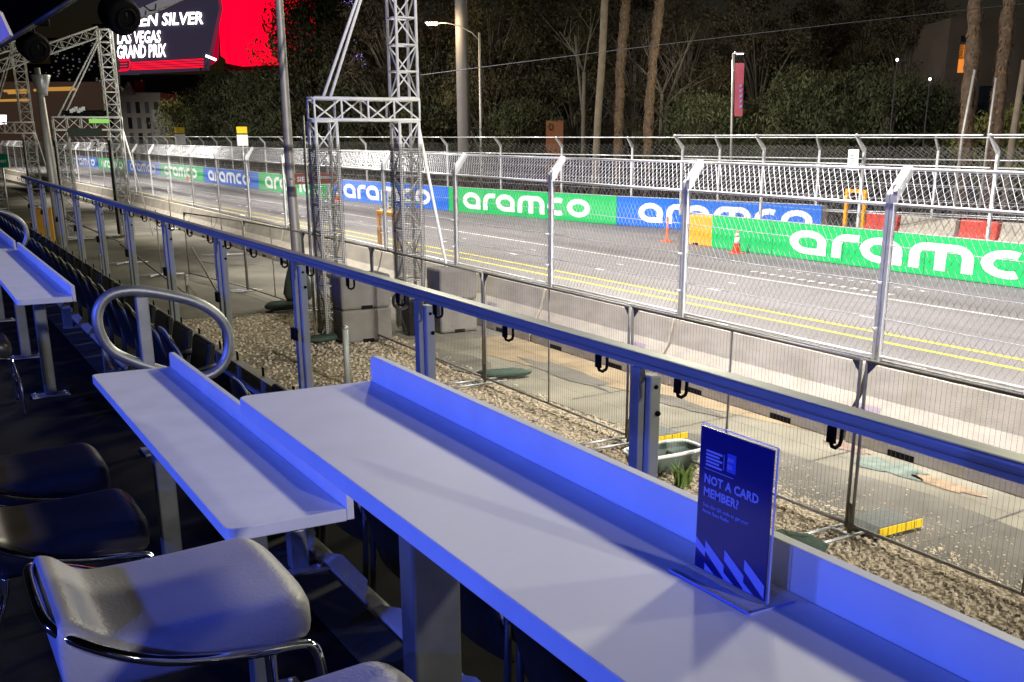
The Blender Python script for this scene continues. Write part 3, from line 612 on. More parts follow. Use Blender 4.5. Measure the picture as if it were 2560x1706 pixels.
# aramco letters as strokes --------------------------------------------------
def stroke(g, P, pts, wd, closed=False, dz=0):
    n = len(pts); vs = []
    for i,(x,z) in enumerate(pts):
        if closed: a, b = pts[i-1], pts[(i+1)%n]
        else: a, b = pts[max(i-1,0)], pts[min(i+1,n-1)]
        tx,tz = b[0]-a[0], b[1]-a[1]; l = math.hypot(tx,tz) or 1; nx,nz = -tz/l, tx/l
        vs += [P(x+nx*wd/2,z+nz*wd/2,dz),P(x-nx*wd/2,z-nz*wd/2,dz)]
    m = n if closed else n-1
    g.add(vs,[(2*i,2*i+1,(2*i+3)%(2*n),(2*i+2)%(2*n)) for i in range(m)])
def ell(cx,cz,rx,rz,a0,a1,n=18): return [(cx+rx*math.cos(R(a0+(a1-a0)*k/n)), cz+rz*math.sin(R(a0+(a1-a0)*k/n))) for k in range(n+1)]
def aramco(g, P, h):     # P(x,z,depth); x-height h, widths for an unstretched face
    w = .27*h; x = 0; rx, rz = .435*h, (h-w)/2; c = h/2
    def letter_a(x):
        stroke(g,P,ell(x+rx+w/2,c,rx,rz,-90,-270,16)+ell(x+rx+w/2,c,rx,rz,90,0,8)[1:],w,False,0)
        stroke(g,P,[(x+2*rx+w/2,c),(x+2*rx+w/2,0)],w,False,.002); stroke(g,P,[(x+rx+w*.3,w/2),(x+2*rx+w*.6,w/2)],w,False,.004)
        return x+2*rx+w+.17*h
    x = letter_a(x)
    stroke(g,P,[(x+w/2,0),(x+w/2,c)]+ell(x+w/2+.3*h,c,.3*h,rz,180,90,8)[1:]+[(x+.76*h,c+rz)],w); x += .80*h
    x = letter_a(x); m = 1.28*h; r_ = .3*h
    stroke(g,P,[(x+w/2,0),(x+w/2,h*.5)]+ell(x+w/2+r_,c+rz-.36*h,r_,.36*h,180,90,6)[1:]+ell(x+w/2+m-r_,c+rz-.36*h,r_,.36*h,90,0,6)+[(x+w/2+m,0)],w)
    stroke(g,P,[(x+w/2+m/2,0),(x+w/2+m/2,c+rz)],w,False,.002); x += m+w+.16*h
    stroke(g,P,ell(x+rx+w/2,c,rx*1.02,rz,60,300,18),w); x += 1.9*rx+w
    stroke(g,P,ell(x+rx+w/2,c,rx*1.08,rz,0,342,19),w,True); x += 2*rx+w
    return x
def board(p, q, matn, label, text=True, H=1.2, txt0=.10, txt1=.86, inset=True):
    p = Vector((p[0],p[1],0)); q = Vector((q[0],q[1],0)); d = (q-p); L = d.length; d.normalize()   # p = left end seen from the camera
    n = d.cross(Vector((0,0,1)))          # towards the track/camera
    t = thing('advertising_board', (p+q)/2, label, 'board', 'advertising boards on the far side of the track')
    g = MB(); m_ = .025; g.ext([p+n*.30+Vector((0,0,.02)),q+n*.30+Vector((0,0,.02)),q+n*.30+Vector((0,0,H)),p+n*.30+Vector((0,0,H))],-n*.05); b = g.build('panel', matn, t)
    for k in range(1,int(L/3.2)):
        g = MB(); g.obox(p+d*(k*3.2)+n*.3015+Vector((0,0,H/2)),(.012,.012,H-.06),Matrix.Rotation(math.atan2(n.y,n.x),3,'Z')); g.build('seam', M['darkmetal'], b)
    g = MB(); g.ext([p+n*.29+Vector((0,0,H+.002)),p+n*.31+Vector((0,0,H+.002)),p+n*.31+Vector((0,0,H+.03)),p+n*.29+Vector((0,0,H+.03))],d*L); g.build('top_trim', M['galvlight'], t)
    g = MB(); g.ext([p-n*.28,p+n*.245,p+n*.2+Vector((0,0,H-.02)),p-n*.2+Vector((0,0,H-.02))],d*L); g.build('concrete_wall', M['conc'], t)
    if text:
        x0 = L*txt0; wid = L*(txt1-txt0); hh = H*.66; sx = wid/(7.45*hh)
        zz = (H-hh)/2
        g = MB(); aramco(g, lambda x,z,dz: p+d*(x0+x*sx)+n*(.305+dz)+Vector((0,0,zz+z)), hh); g.build('lettering', M['letter'], b)
    return t
# near stretch of the far wall (right side of the photo)
W1X = 26.3
board((26.15,30.95),(26.3,17.4), M['greenbd'], 'large bright green aramco board nearest on the right', txt0=.297, txt1=1.10, H=1.17)
board((26.3,17.38),(26.4,5), M['bluebd'], 'blue aramco board beyond the right edge of the photo', H=1.17, txt0=.15)
t = thing('amber_end_barrier', (26.1,31.9,0), 'amber barrier block with red-orange end left of the nearest green board', 'barrier')
g = MB(); g.box(26.0,26.6,31.0,32.75,.0,1.08); g.build('block', M['orangebd'], t, bevel=.03); g=MB(); g.box(25.98,26.62,32.76,32.86,.02,1.05); g.build('end_panel', M['cone'], t); g=MB(); g.box(25.992,25.998,31.9,32.2,.01,.08); g.build('slot', M['black'], t)
t = thing('orange_post', (26.0,33.6,0), 'thin orange marker post left of the amber barrier', 'post'); g=MB(); g.lathe([(.28,0),(.28,.03),(.05,.06),(.045,.9),(.03,.95)],14,(25.9,33.7,0)); g.build('post_body', M['cone'], t)
cols = ['bluebd','greenbd']; names = ['blue','green']
WL = WP[2:]; bi = 0
order = [('bluebd','blue','partly behind the amber barrier'),('greenbd','green','mid photo'),('bluebd','blue','behind the big truss legs'),
         ('greenbd','green','behind the lamp pole'),('bluebd','blue','third blue from the right'),('greenbd','green','third green from the right on the far wall'),('bluebd','blue','fourth blue from the right'),
         ('greenbd','green','fourth green from the right'),('bluebd','blue','fifth blue from the right'),('greenbd','green','far left end, beyond the silver pole')]
for k,(mm,nm,ds) in enumerate(order):
    q, p = WL[k], WL[k+1]
    board(p, q, M[mm], '%s aramco board on the far wall, %s' % (nm, ds), txt0=.10 if k else .12, txt1=.87 if k else .97, H=1.3)
# concrete and red blocks beyond the opening
for k,(y0,y1,mm,lab) in enumerate(((31.2,29.6,'redbd','small red water barrier by the end of the far blue board'),(29.5,26.9,'conc','concrete barrier behind the gate frame, left of the red one'),(28.9-2.1,25.2,'redbd','red water barrier right of the gate frame'),(25.1,21.9,'conc','concrete barrier between two red water barriers at right'),(21.8,20.2,'redbd','red water barrier second from the right edge'),(20.1,18.6,'redbd','red water barrier at the right edge'),(18.5,15,'conc','concrete barrier past the right edge'))):
    xa = 34.4 + (28-y0)*.05; t = thing('water_barrier' if mm=='redbd' else 'concrete_barrier',(xa,(y0+y1)/2,0),lab,'barrier','barriers beyond the near right fence')
    g = MB(); pr = [(-.3,0),(-.3,.2),(-.14,.5),(-.1,.98),(.1,.98),(.14,.5),(.3,.2),(.3,0)]
    g.ext([(xa+a_,y0,z) for a_,z in pr],(0,y1-y0,0)); g.build('barrier_body', M[mm], t, bevel=.03)
# far side debris fences
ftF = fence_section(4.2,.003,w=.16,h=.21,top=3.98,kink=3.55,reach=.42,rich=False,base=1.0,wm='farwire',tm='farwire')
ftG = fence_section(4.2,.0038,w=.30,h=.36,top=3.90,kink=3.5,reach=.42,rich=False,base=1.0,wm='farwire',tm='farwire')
def place_fence(src, p, ang, label, grp, s=1):
    o = copy_tree(src); o.location = p; o.rotation_euler = (0,0,ang); o.scale = (1,s,1); o['label'] = label; o['group'] = grp; return o
k = 0
for y in (33.5,28.95,24.4,19.6,15.0):
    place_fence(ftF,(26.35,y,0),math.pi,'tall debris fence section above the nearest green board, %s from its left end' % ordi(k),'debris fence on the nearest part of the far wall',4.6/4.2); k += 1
# along the far wall: walk WP
def walk(pts, step):
    out = []; i = 0; pos = Vector((*pts[0],0)); rem = step; acc = [pos.copy()]
    for a,b in zip(pts,pts[1:]):
        a = Vector((*a,0)); b = Vector((*b,0)); L = (b-a).length; s = rem
        while s <= L: acc.append(a+(b-a)*(s/L)); s += step
        rem = s - L
    return acc
acc = walk([(52,-4),(44,8)]+WP, 4.6)
for i in range(len(acc)-1):
    a, b = acc[i], acc[i+1]; d = b-a; ang = math.atan2(d.y,d.x)-math.pi/2 + math.pi
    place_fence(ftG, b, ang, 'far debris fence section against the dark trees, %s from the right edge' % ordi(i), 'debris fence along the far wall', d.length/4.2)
kill(ftF); kill(ftG)

# cones
def cone(x,y,s,label):
    t = thing('traffic_cone',(x,y,0),label,'cone','orange traffic cones at the far wall'); g=MB(); g.box(x-.2*s,x+.2*s,y-.2*s,y+.2*s,.0,.035*s); g.build('base',M['cone'],t,bevel=.01); g=MB()
    g.lathe([(.15*s,.035*s),(.045*s,.72*s),(.03*s,.74*s)],16,(x,y,0)); g.build('cone_body',M['cone'],t); g=MB(); g.lathe([(.105*s,.34*s),(.075*s,.54*s)],16,(x,y,0)); g.lathe([(.069*s,.58*s),(.055*s,.67*s)],16,(x,y,0)); g.build('collar',M['white'],t)
cone(25.3,28.9,1.05,'orange cone with white collar in front of the nearest green board'); cone(24.2,65.7,1.05,'orange cone in front of the blue board behind the truss'); cone(23.8,104,1.1,'small orange cone before a green board left of the lamp pole'); cone(23.6,150,1.2,'tiny orange cone farthest to the left')
# amber gate frames
def gate(p, w_, z0, z1, label, back=None):
    t = thing('gate_frame',(p[0],p[1],0),label,'gate frame','amber frames round the fence openings'); x,y = p; g = MB(); b_=.11
    g.box(x-.05,x+.05,y,y+b_,z0,z1); g.box(x-.05,x+.05,y+w_-b_,y+w_,z0,z1); g.box(x-.05,x+.05,y+b_,y+w_-b_,z1-b_,z1-.001); g.build('frame_bars',M['gate'],t,bevel=.01)
    if back: g=MB(); g.box(x+.2,x+.28,y+.1,y+w_-.1,z1-.62,z1-.1); g.build('dark_box',M['black'],t)
gate((11.35,26.45),1.25,.95,2.02,'amber frame standing at the near fence between the truss legs'); gate((27.0,24.75),.88,1.0,2.3,'amber frame above the right end of the far wall',True)
def wsign(c, w_, h_, label, ang=0):
    t = thing('marshal_sign', c, label, 'sign','white walkway signs'); g=MB(); m3 = Matrix.Rotation(ang,3,'Z'); g.obox(c,(.02,w_,h_),m3); pn=g.build('panel',M['white'],t)
    g=MB()
    for k,(yy,zz,ll) in enumerate(((.1,.22,.35),(.1,.08,.5),(.0,-.06,.4),(.12,-.2,.3))): g.obox(Vector(c)+m3@Vector((-.013,yy*w_,zz*h_/.6*.6)),(.004,ll*w_,.035),m3)
    g.build('sign_marks',M['greensign'],pn)
wsign(atx(977,508,11.4),.42,.6,'white sign with green marks beside the near amber frame'); wsign(atx(2133,400,26.0),.42,.62,'white sign hung on the fence above the far amber frame')
# small track-side panels
for i,(px,py0,py1) in enumerate(((451,326,362),(606,326,366))):
    c = at(px,(py0+py1)/2,98 if i==0 else 85); t = thing('marshal_light_board',c,['white and yellow panel above the fence, left one','white and yellow panel above the fence, right one'][i],'sign','marshal panels over the far fence'); s=(1.35 if i==0 else 1.3)/2
    m3 = Matrix.Rotation(-R(YAW)+.35,3,'Z'); g=MB(); g.obox(c-Vector((0,0,.15)),(s*1.25,.2,s*1.25),m3); g.build('panel_body',M['white'],t); g=MB(); g.obox(c+Vector((0,0,.6)),(s*1.2,.18,s*.75),m3); g.build('yellow_head',M['yellow'],t); g=MB(); g.tube([(c.x,c.y,1),(c.x,c.y,c.z-.5)],.05,6); g.build('post',M['galvlight'],t)
c = at(238,359,60); t = thing('number_sign',c,'small white sign with a figure two over the near fence','sign'); g=MB(); m3=Matrix.Rotation(-R(YAW)+.5,3,'Z'); g.obox(c,(.42,.03,.42),m3); b=g.build('panel',M['white'],t); g=MB(); text_mesh(g,'2',c+m3@Vector((-.1,-.02,-.15)),m3@Vector((1,0,0)),(0,0,1),.42,.01); g.build('figure',M['black'],b); g=MB(); g.tube([c-Vector((0,0,.2)),c-Vector((0,0,1.2))],.04,6); g.build('post',M['galvlight'],t)

# ================================================================= TRUSSES
def truss(g, a, b, s, r=.031, step=.5, flip=0, n=7):
    a = Vector(a); b = Vector(b); d = b-a; L = d.length; d.normalize()
    u = Vector((0,1,0)) if abs(d.y) < .7 else Vector((1,0,0)); u = (u - d*u.dot(d)).normalized(); v = d.cross(u)
    cs = [u*(sx*s/2)+v*(sy*s/2) for sx,sy in ((-1,-1),(1,-1),(1,1),(-1,1))]
    for c in cs: g.tube([a+c,b+c],r,n)
    k = max(1,round(L/step)); dl = L/k
    for i in range(k):
        p, q = a+d*(dl*i), a+d*(dl*(i+1))
        for j in range(4):
            c0, c1 = cs[j], cs[(j+1)%4]
            if (i+j) % 2: c0, c1 = c1, c0
            g.tube([p+c0,q+c1],r*.5,5)
            g.tube([p+c0,p+c1],r*.62,5)
    for j in range(4): g.tube([b+cs[j],b+cs[(j+1)%4]],r*.62,5)
def wrap(g, x, y, s, z0, z1):   # open lattice of scrim threads around a leg
    for z in [z0+.035*k for k in range(int((z1-z0)/.035))]:
        for (a,b) in (((x-s,y-s),(x+s,y-s)),((x-s,y-s),(x-s,y+s))): g.tube([(a[0],a[1],z),(b[0],b[1],z)],.0055,3,cap=False)
    m = int(2*s/.035)
    for k in range(m+1):
        q = -s+2*s*k/m; g.tube([(x+q,y-s,z0),(x+q,y-s,z1)],.0045,3,cap=False); g.tube([(x-s,y+q,z0),(x-s,y+q,z1)],.0045,3,cap=False)
def roof_tower(label, x0, x1, y, zb, ztop, boom=None, s=.42, blocks=True, wr=True, dir_=1):
    t = thing('truss_tower',((x0+x1)/2,y,0),label,'truss tower','aluminium truss towers holding the roof')
    xl, xr = x0+s/2, x1-s/2; zc = zb - s/2
    for x in (xl,xr):
        g = MB(); truss(g,(x,y,.05),(x,y,zb-s-.02),s); lg = g.build('leg',M['truss'],t)
        if wr:
            g = MB(); wrap(g,x,y,s/2+.04,.1,3.8); g.build('scrim_wrap',M['scrim'],lg)
    g = MB(); truss(g,(x0,y,zc),(x1+.03,y,zc),s-.03,r=.034); g.build('cross_beam',M['truss'],t)
    g = MB(); truss(g,(xr,y,zb+.02),(xr+.0,y,ztop),s); g.build('mast',M['truss'],t)
    for dy in (-.15,.15):
        g = MB(); g.tube([(x0+.2+ (0 if dy<0 else .25),y+dy,zb),(xr-.25 + (0 if dy<0 else .12),y+dy,ztop-.3 if boom else zb+3.4)],.03,8); g.build('brace',M['truss'],t)
    g = MB(); g.tube([(x1+.03,y-.1,zb-.45),(x1+.75,y-.3,.03)],.03,8); g.build('brace',M['truss'],t)
    if boom:
        g = MB(); truss(g,boom[0],boom[1],.36,r=.03); g.build('roof_boom',M['truss'],t)
    return t
roof_tower('large truss tower in the middle of the photo with wrapped legs',7.12,9.27,20.5,4.66,15)
B0,B1 = aty(130,292,47), aty(300,292,47); tb = aty(247,80,47)
roof_tower('second truss tower left of the billboard with a sloping boom',B0.x,B1.x,47,B0.z,tb.z+.1,boom=((tb.x,47,tb.z),(tb.x-7,47,tb.z-2.6)),s=.5)
C0,C1 = aty(-40,305,68), aty(82,305,68); tc_ = aty(55,108,68)
roof_tower('third truss tower at the left edge with a sloping boom',C0.x,C1.x,68,C0.z,tc_.z+.1,boom=((tc_.x,68,tc_.z),(tc_.x-7,68,tc_.z-2.4)),s=.6)
def cblock(x,y,z,lab,w=.98,d=.62,h=.66):
    t = thing('concrete_block',(x,y,z),lab,'concrete block','ballast blocks at the truss legs'); g=MB(); g.box(x-w/2,x+w/2,y-d/2,y+d/2,z+.003,z+h); g.build('block',M['block'],t,bevel=.05)
    g=MB(); g.box(x-.12,x+.12,y-d/2-.004,y-d/2-.0005,z+.0,z+.07); g.build('lift_slot',M['black'],t)
cblock(7.78,20.1,0,'lower concrete block under the left truss leg',1.05,.7); cblock(7.78,20.1,.665,'upper concrete block stacked beside the left truss leg',1.05,.7)
cblock(9.85,20.15,0,'lower concrete block beside the right truss leg',.85,.7); cblock(9.85,20.15,.665,'upper concrete block beside the right truss leg',.85,.7)
t = thing('cable_reel_box',(8.9,20.2,0),'dark equipment box with coiled cables between the block stacks','equipment')
g=MB(); g.box(8.75,9.25,19.9,20.3,.02,.7); g.build('case',M['black'],t,bevel=.02); g=MB()
for k in range(7): g.tube([(8.62+.17*math.cos(a),19.95+.02*k,.72+.17*math.sin(a)) for a in [j*.42 for j in range(15)]],.015,5,closed=True)
g.tube([(8.7,19.9,.9),(8.5,19.8,.5),(8.6,19.7,.1)],.015,5); g.build('cable_coil',M['darkmetal'],t)
# lamp pole with dark wrap and the SIEG sign
pb = atx(738,775,8.2); pt = atx(640,-10,8.2)
t = thing('lamp_pole',(pb.x,pb.y,0),'tall grey tapered lamp pole left of the large truss tower','pole')
g=MB(); q1=atx(742,630,8.2); q2=atx(722,384,8.2); q3=atx(697,-6,8.2); g.tube([(q1.x,q1.y-.1,0),q1,q2,q3,q3+(q3-q2)*.4],[.13,.125,.11,.09,.085],14); g.build('shaft',M['pole'],t); g=MB(); g.lathe([(.2,0),(.2,.1),(.16,.2)],12,(q1.x,q1.y-.1,0)); g.build('base',M['galv'],t)
g=MB(); g.lathe([(.3,.15),(.36,.3),(.3,.6),(.2,.95),(.16,1.15)],14,(8.12,q1.y-.15,0)); g.build('tarp_wrap',M['sandbag'],t)
t = thing('roadwork_mat',(7.6,24.9,0),'orange cloth lying at the foot of the wrapped pole','cloth'); g=MB(); g.add([(7.3,24.6,.06),(8.0,24.5,.1),(8.1,25.1,.05),(7.5,25.2,.08),(7.7,24.85,.2)],[(0,1,4),(1,2,4),(2,3,4),(3,0,4)]); g.build('cloth_sheet',M['cone'],t)
sp = at(737,448,24.5); t = thing('street_sign',sp,'brown street sign reading SIEG by the lamp pole','sign'); d_=RR; u_=Vector((0,0,1)); g=MB(); g.ext([sp-u_*.12,sp+d_*1.0-u_*.10,sp+d_*1.0+u_*.13,sp+u_*.11],HH*.02); b=g.build('panel',M['brownsign'],t); g=MB(); text_mesh(g,'SIEG',sp+d_*.05-u_*.055-HH*.012,d_,u_,.145,.004); g.build('lettering',M['white'],b)
g=MB(); g.tube([sp-HH*.0+d_*.02+u_*.0,sp-d_*.12+u_*.0],.015,6); g.build('bracket',M['galv'],t)
a=at(757,290,23); t=thing('thin_post',(a.x,a.y,0),'thin dark post directly left of the wrapped truss leg','post'); g=MB(); q=at(800,830,21.5); g.tube([(q.x-.1,q.y,.0),(a.x,a.y,a.z)],.03,8); g.build('shaft',M['pipe'],t); g=MB(); g.tube([(q.x,q.y,.0),(a.x+.13,a.y,a.z-.3)],.014,6); g.build('white_strap',M['white'],t)
# silver pole at the left
p0 = aty(133,455,42); p1 = aty(92,170,42); t=thing('silver_pole',(p0.x,p0.y,0),'thick silver pole with cup-shaped head between the left truss towers','pole')
g=MB(); g.tube([(p0.x+.06,42,0),(p0.x,42,p0.z),(p1.x,42,p1.z)],[.18,.17,.1],14); g.build('shaft',M['pole'],t); q=aty(104,212,42); g=MB(); g.lathe([(.16,-.35),(.2,-.1),(.33,.3),(.3,.32)],12,q); g.build('head_cup',M['galvlight'],t)
sg = at(4,402,34); t=thing('green_street_sign',sg,'small green sign at the left edge above the railing','sign'); g=MB(); g.obox(sg,(.42,.03,.42),Matrix.Rotation(-R(YAW),3,'Z')); b=g.build('panel',M['greensign'],t); g=MB(); text_mesh(g,'STREET',sg-RR*.17-HH*.03-Vector((0,0,.05)),RR,(0,0,1),.1); g.build('lettering',M['white'],b); g=MB(); g.tube([(sg.x,sg.y,sg.z-.2),(sg.x,sg.y,1.5)],.03,6); g.build('post',M['galv'],t)
# yard clutter at left
t=thing('yard_board',aty(110,572,30),'amber upright board in the yard behind the far seats','board'); c=aty(112,570,30); g=MB(); g.obox(c,(.45,.06,.95),Matrix.Rotation(-.5,3,'Z')); b=g.build('panel',mat('ochre_board',(.4,.2,.02),.6,0,.15,4),t); g=MB(); g.tube([c-Vector((.15,0,.4)),Vector((c.x-.15,c.y,0))],.03,6); g.tube([c-Vector((-.15,0,.4)),Vector((c.x+.15,c.y,0))],.03,6); g.build('leg',M['pipe'],t)
t=thing('brown_crate',aty(80,575,31),'brown box left of the amber upright board','box'); c=aty(82,585,31); g=MB(); g.obox((c.x,c.y,c.z/2+.2),(.5,.5,c.z+.2),Matrix.Rotation(-.5,3,'Z')); g.build('box_body',mat('brown_box',(.2,.1,.05),.8,0,.2,3),t,bevel=.02)
for i,(pa,pb_) in enumerate((((40,480),(150,560)),((160,545),(300,605)),((300,610),(480,745)),((480,620),(560,760)),((330,590),(345,700)))):
    A_=atz(pa[0],pa[1],1.0 if i<4 else 1.6); B_=atz(pb_[0],pb_[1],.5 if i<4 else 0); t=thing('scaffold_pipe',(A_+B_)/2,'loose scaffold pipe leaning in the yard, %s from the left' % ordi(i),'pipe','scaffold pipes in the yard'); g=MB(); g.tube([A_,B_],.025,6); g.build('pipe_length',M['pipe'],t)
for i,(px,py) in enumerate(((195,600),(320,660),(405,690),(560,640),(430,575))):
    c=atz(px,py); t=thing('fence_foot',c,'metal tripod foot lying in the yard, %s from the left'%ordi(i),'fence foot','metal feet in the yard'); g=MB(); g.tube([c+Vector((-.7,.1,.05)),c+Vector((.6,-.2,.05))],.025,6); g.tube([c+Vector((-.4,-.4,.05)),c+Vector((.3,.5,.05))],.025,6); g.build('foot_frame',M['galvlight'],t)
    g=MB(); g.tube([c,c+Vector((0,0,1.9))],.022,6); g.build('upright',M['pipe'],t)

# ================================================================= BACKGROUND
def tube_at(g, pts, d, r, n=10): g.tube([at(px,py,d) for px,py in pts], r, n)
b0 = at(1163,400,71); t=thing('monopole',(b0.x,b0.y,0),'thick pale grey mast rising behind the far fence','mast'); g=MB(); q=at(1152,0,71); g.tube([(b0.x,b0.y,0),(q.x,q.y,q.z),(q.x,q.y,q.z+6)],[.46,.38,.36],18); g.build('shaft',M['mono'],t)
b0 = at(1204,400,70); q=at(1198,82,70); t=thing('street_lamp',(b0.x,b0.y,0),'lit street lamp with curved arm beside the thick mast','street lamp'); g=MB(); g.tube([(b0.x,b0.y,0),(q.x,q.y,q.z)],[.11,.06],10); g.build('shaft',M['pole'],t)
arm=[at(1198,102,70),at(1180,82,70),at(1150,66,70),at(1120,58,70),at(1090,57,70)]; g=MB(); g.tube(arm,.035,8); a_=g.build('arm',M['pole'],t)
L0=at(1080,57,70); g=MB(); g.obox(L0,(.85,.3,.14),Matrix.Rotation(-R(YAW),3,'Z')); h_=g.build('lamp_head',M['pole'],t,bevel=.04); g=MB(); g.obox(L0-Vector((0,0,.10)),(.6,.26,.08),Matrix.Rotation(-R(YAW),3,'Z')); g.build('lens',E_['lamp'],h_,bevel=.02)
d=bpy.data.lights.new('street_lamp_light','POINT'); o=bpy.data.objects.new('street_lamp_light',d); COL.objects.link(o); o.location=L0-Vector((0,0,.35))-HH*.2; d.energy=700; d.color=(1,.75,.4); d.shadow_soft_size=.15
# overhead cable
t=thing('overhead_cable',at(1920,80,34),'thin overhead cable crossing in front of the right trees','cable'); g=MB(); g.tube([at(1000+k*70,195-k*70*.118-6*math.sin(k/24*math.pi),34) for k in range(25)],.012,5); g.build('cable_line',M['darkmetal'],t)

# leaves / trees -------------------------------------------------------------
def leafmesh(g, c, rad, n, ls, rn, droop=.0, lm=1.6):
    for _ in range(n):
        p = Vector((rn.gauss(0,.5),rn.gauss(0,.5),rn.gauss(0,.5)))
        if p.length > 1.15: p *= 1.15/p.length
        p = c + Vector((p.x*rad[0],p.y*rad[1],p.z*rad[2])); a = Vector((rn.gauss(0,1),rn.gauss(0,1),rn.gauss(0,1)-droop)).normalized(); b = a.cross(Vector((rn.gauss(0,1),rn.gauss(0,1),rn.gauss(0,1)))).normalized()
        l = ls*rn.uniform(.5,1.3); g.add([p-b*l*.25,p+a*l*lm*.5,p+b*l*.25,p-a*l*lm*.5],[(0,1,2,3)])
def tree_proto(h, spread, cb, ncl, nl, ls, lmat, trm, sd, droop=.5, lean=.0, bush=False):
    rn = random.Random(sd); t = thing('broadleaf_tree',(0,0,0),'','tree','')
    g = MB(); tips = []
    if not bush:
        path = [Vector((0,0,0))]; x=y=0
        for k in range(1,7): x += rn.uniform(-.25,.25)+lean; y += rn.uniform(-.25,.25); path.append(Vector((x,y,h*.8*k/6)))
        g.tube(path,[.24-.03*k for k in range(7)],8)
    else: path = [Vector((0,0,h*.1*k)) for k in range(7)]
    for k in range(ncl):
        z = cb + (h-cb)*rn.random()**.8; a = rn.random()*6.28; f = (z-cb)/(h-cb); rr = spread*math.sqrt(max(.05,1-(2*f-.75)**2/1.6))*rn.uniform(.35,1)
        tip = Vector((rr*math.cos(a),rr*math.sin(a),z)); base = path[min(6,max(1,int(z/h*6)-1))]
        if not bush or k%3==0: g.tube([base, base*.45+tip*.55+Vector((0,0,.25)), tip],[.07,.04,.015],5)
        tips.append(tip)
    g.build('trunk', trm, t); g = MB()
    for tip in tips: q = rn.uniform(.55,1.25); leafmesh(g, tip, (1.0*q,1.0*q,.75*q), nl, ls, rn, droop)
    g.build('crown', lmat, t); return t
protos = [tree_proto(11,3.6,3.2,60,170,.16,M['leafA'],M['bark'],1), tree_proto(7.5,3.4,1.0,60,190,.15,M['leafB'],M['bark'],2,1.0), tree_proto(13,3.6,4,52,160,.17,M['leafD'],M['bark'],3),
          tree_proto(4.6,2.6,.4,48,170,.14,M['leafC'],M['bark'],4,.8,bush=True), tree_proto(5.4,3.2,.4,64,190,.14,M['leafB'],M['bark'],5,1.4,bush=True)]
TR = [ # px, distance, proto, scale, label
 (455,78,3,1.05,'yellowish bushy tree under the right half of the billboard'),(520,70,1,.86,'drooping dark tree right of the yellowish bush'),(585,64,4,1.15,'low dark tree below the red screen'),(640,60,1,.80,'drooping tree behind the grey lamp pole'),
 (745,56,0,1.02,'tall dark tree right of the red screen, behind the truss braces'),(800,50,1,.72,'shaggy tree just left of the truss mast'),(850,66,2,1.0,'very tall dark tree over the violet lights'),(905,58,4,1.1,'low shrubbery tree seen through the truss opening'),
 (990,52,2,.95,'tall tree behind the truss mast'),(1075,60,2,1.05,'tall brown tree just left of the thick mast'),(1110,64,1,.75,'drooping tree below the lit street lamp'),(1235,58,0,1.15,'tall olive tree right of the street lamp'),(1300,50,4,.85,'low olive bush left of the orange doorway'),
 (1330,66,2,1.1,'tall brownish tree above the orange doorway'),(1440,70,0,1.25,'tall tree left of the first palm trunk'),(1590,72,2,1.2,'tall tree between the second and third palm trunks'),(1700,62,2,1.05,'bare-branched tree right of the third palm trunk'),(1745,50,4,.62,'low rounded green bush left of the pink banner'),
 (1775,60,0,.9,'lamplit tree left of the pink banner'),(1885,66,2,1.15,'tall tree behind the pink banner'),(1985,60,1,.92,'drooping dark green tree right of the pink banner'),(2060,54,4,1.05,'wide dark green bush in the right part'),(2150,58,1,.88,'drooping green tree in the right part'),
 (2225,54,4,1.08,'green bush right of the centre of the right trees'),(2300,60,1,.85,'drooping tree left of the lit window building'),(2010,80,2,1.25,'tall dark tree rising far behind the right bushes'),(2140,85,0,1.35,'tall dark tree farther behind the right bushes'),(2250,80,2,1.2,'tall dark tree left of the right palms'),(2530,50,3,.8,'small green bush at the right edge by the pale post'),(690,75,0,1.1,'tall tree at the right end of the red screen')]
DM = [(-200,190),(285,150),(432,128),(656,104),(828,86),(1128,72),(1300,67),(1555,62),(2060,55),(2560,46),(2700,44)]
def wall_clear(px):
    for (a,da),(b,db) in zip(DM,DM[1:]):
        if a <= px <= b: return da+(db-da)*(px-a)/(b-a)
TOP = [243,222,178,170,-60,-30,-90,200,-80,-60,70,-60,250,-60,-40,-60,-30,235,150,-60,165,190,160,190,205,-40,-40,-40,255,40]
HP = [11.6,8.2,13.6,5.2,5.9]
for i,(px,dd,k,s,lab) in enumerate(TR):
    dd = wall_clear(px)+2+(dd-46)*.45
    if i == 29: px, dd = 845, 92
    if i == 4: px = 812
    zt = at(px,TOP[i],dd).z; s = zt/HP[k]
    if s > 1.9: dd = dd*1.0
    o = copy_tree(protos[k]); p = at(px,345,dd); o.location = (p.x,p.y,0); o.rotation_euler = (0,0,i*1.7); q_ = min(s,1.75); o.scale = (q_,q_,s); o['label']=lab; o['group']='dark trees beyond the far fence'; o['category']='tree'
for p in protos: kill(p)
def hedge():
    rn=random.Random(12); g=MB()
    for k in range(110):
        px=1000+k*14; p=at(px,345,wall_clear(px)-2+rn.uniform(-1,2)); leafmesh(g,Vector((p.x,p.y,rn.uniform(.6,1.5))),(.9,.9,.8),60,.2,rn,.5)
    tag(g.build('undergrowth',M['leafD']),'dark undergrowth along the foot of the far fence','undergrowth',kind='stuff')
hedge()
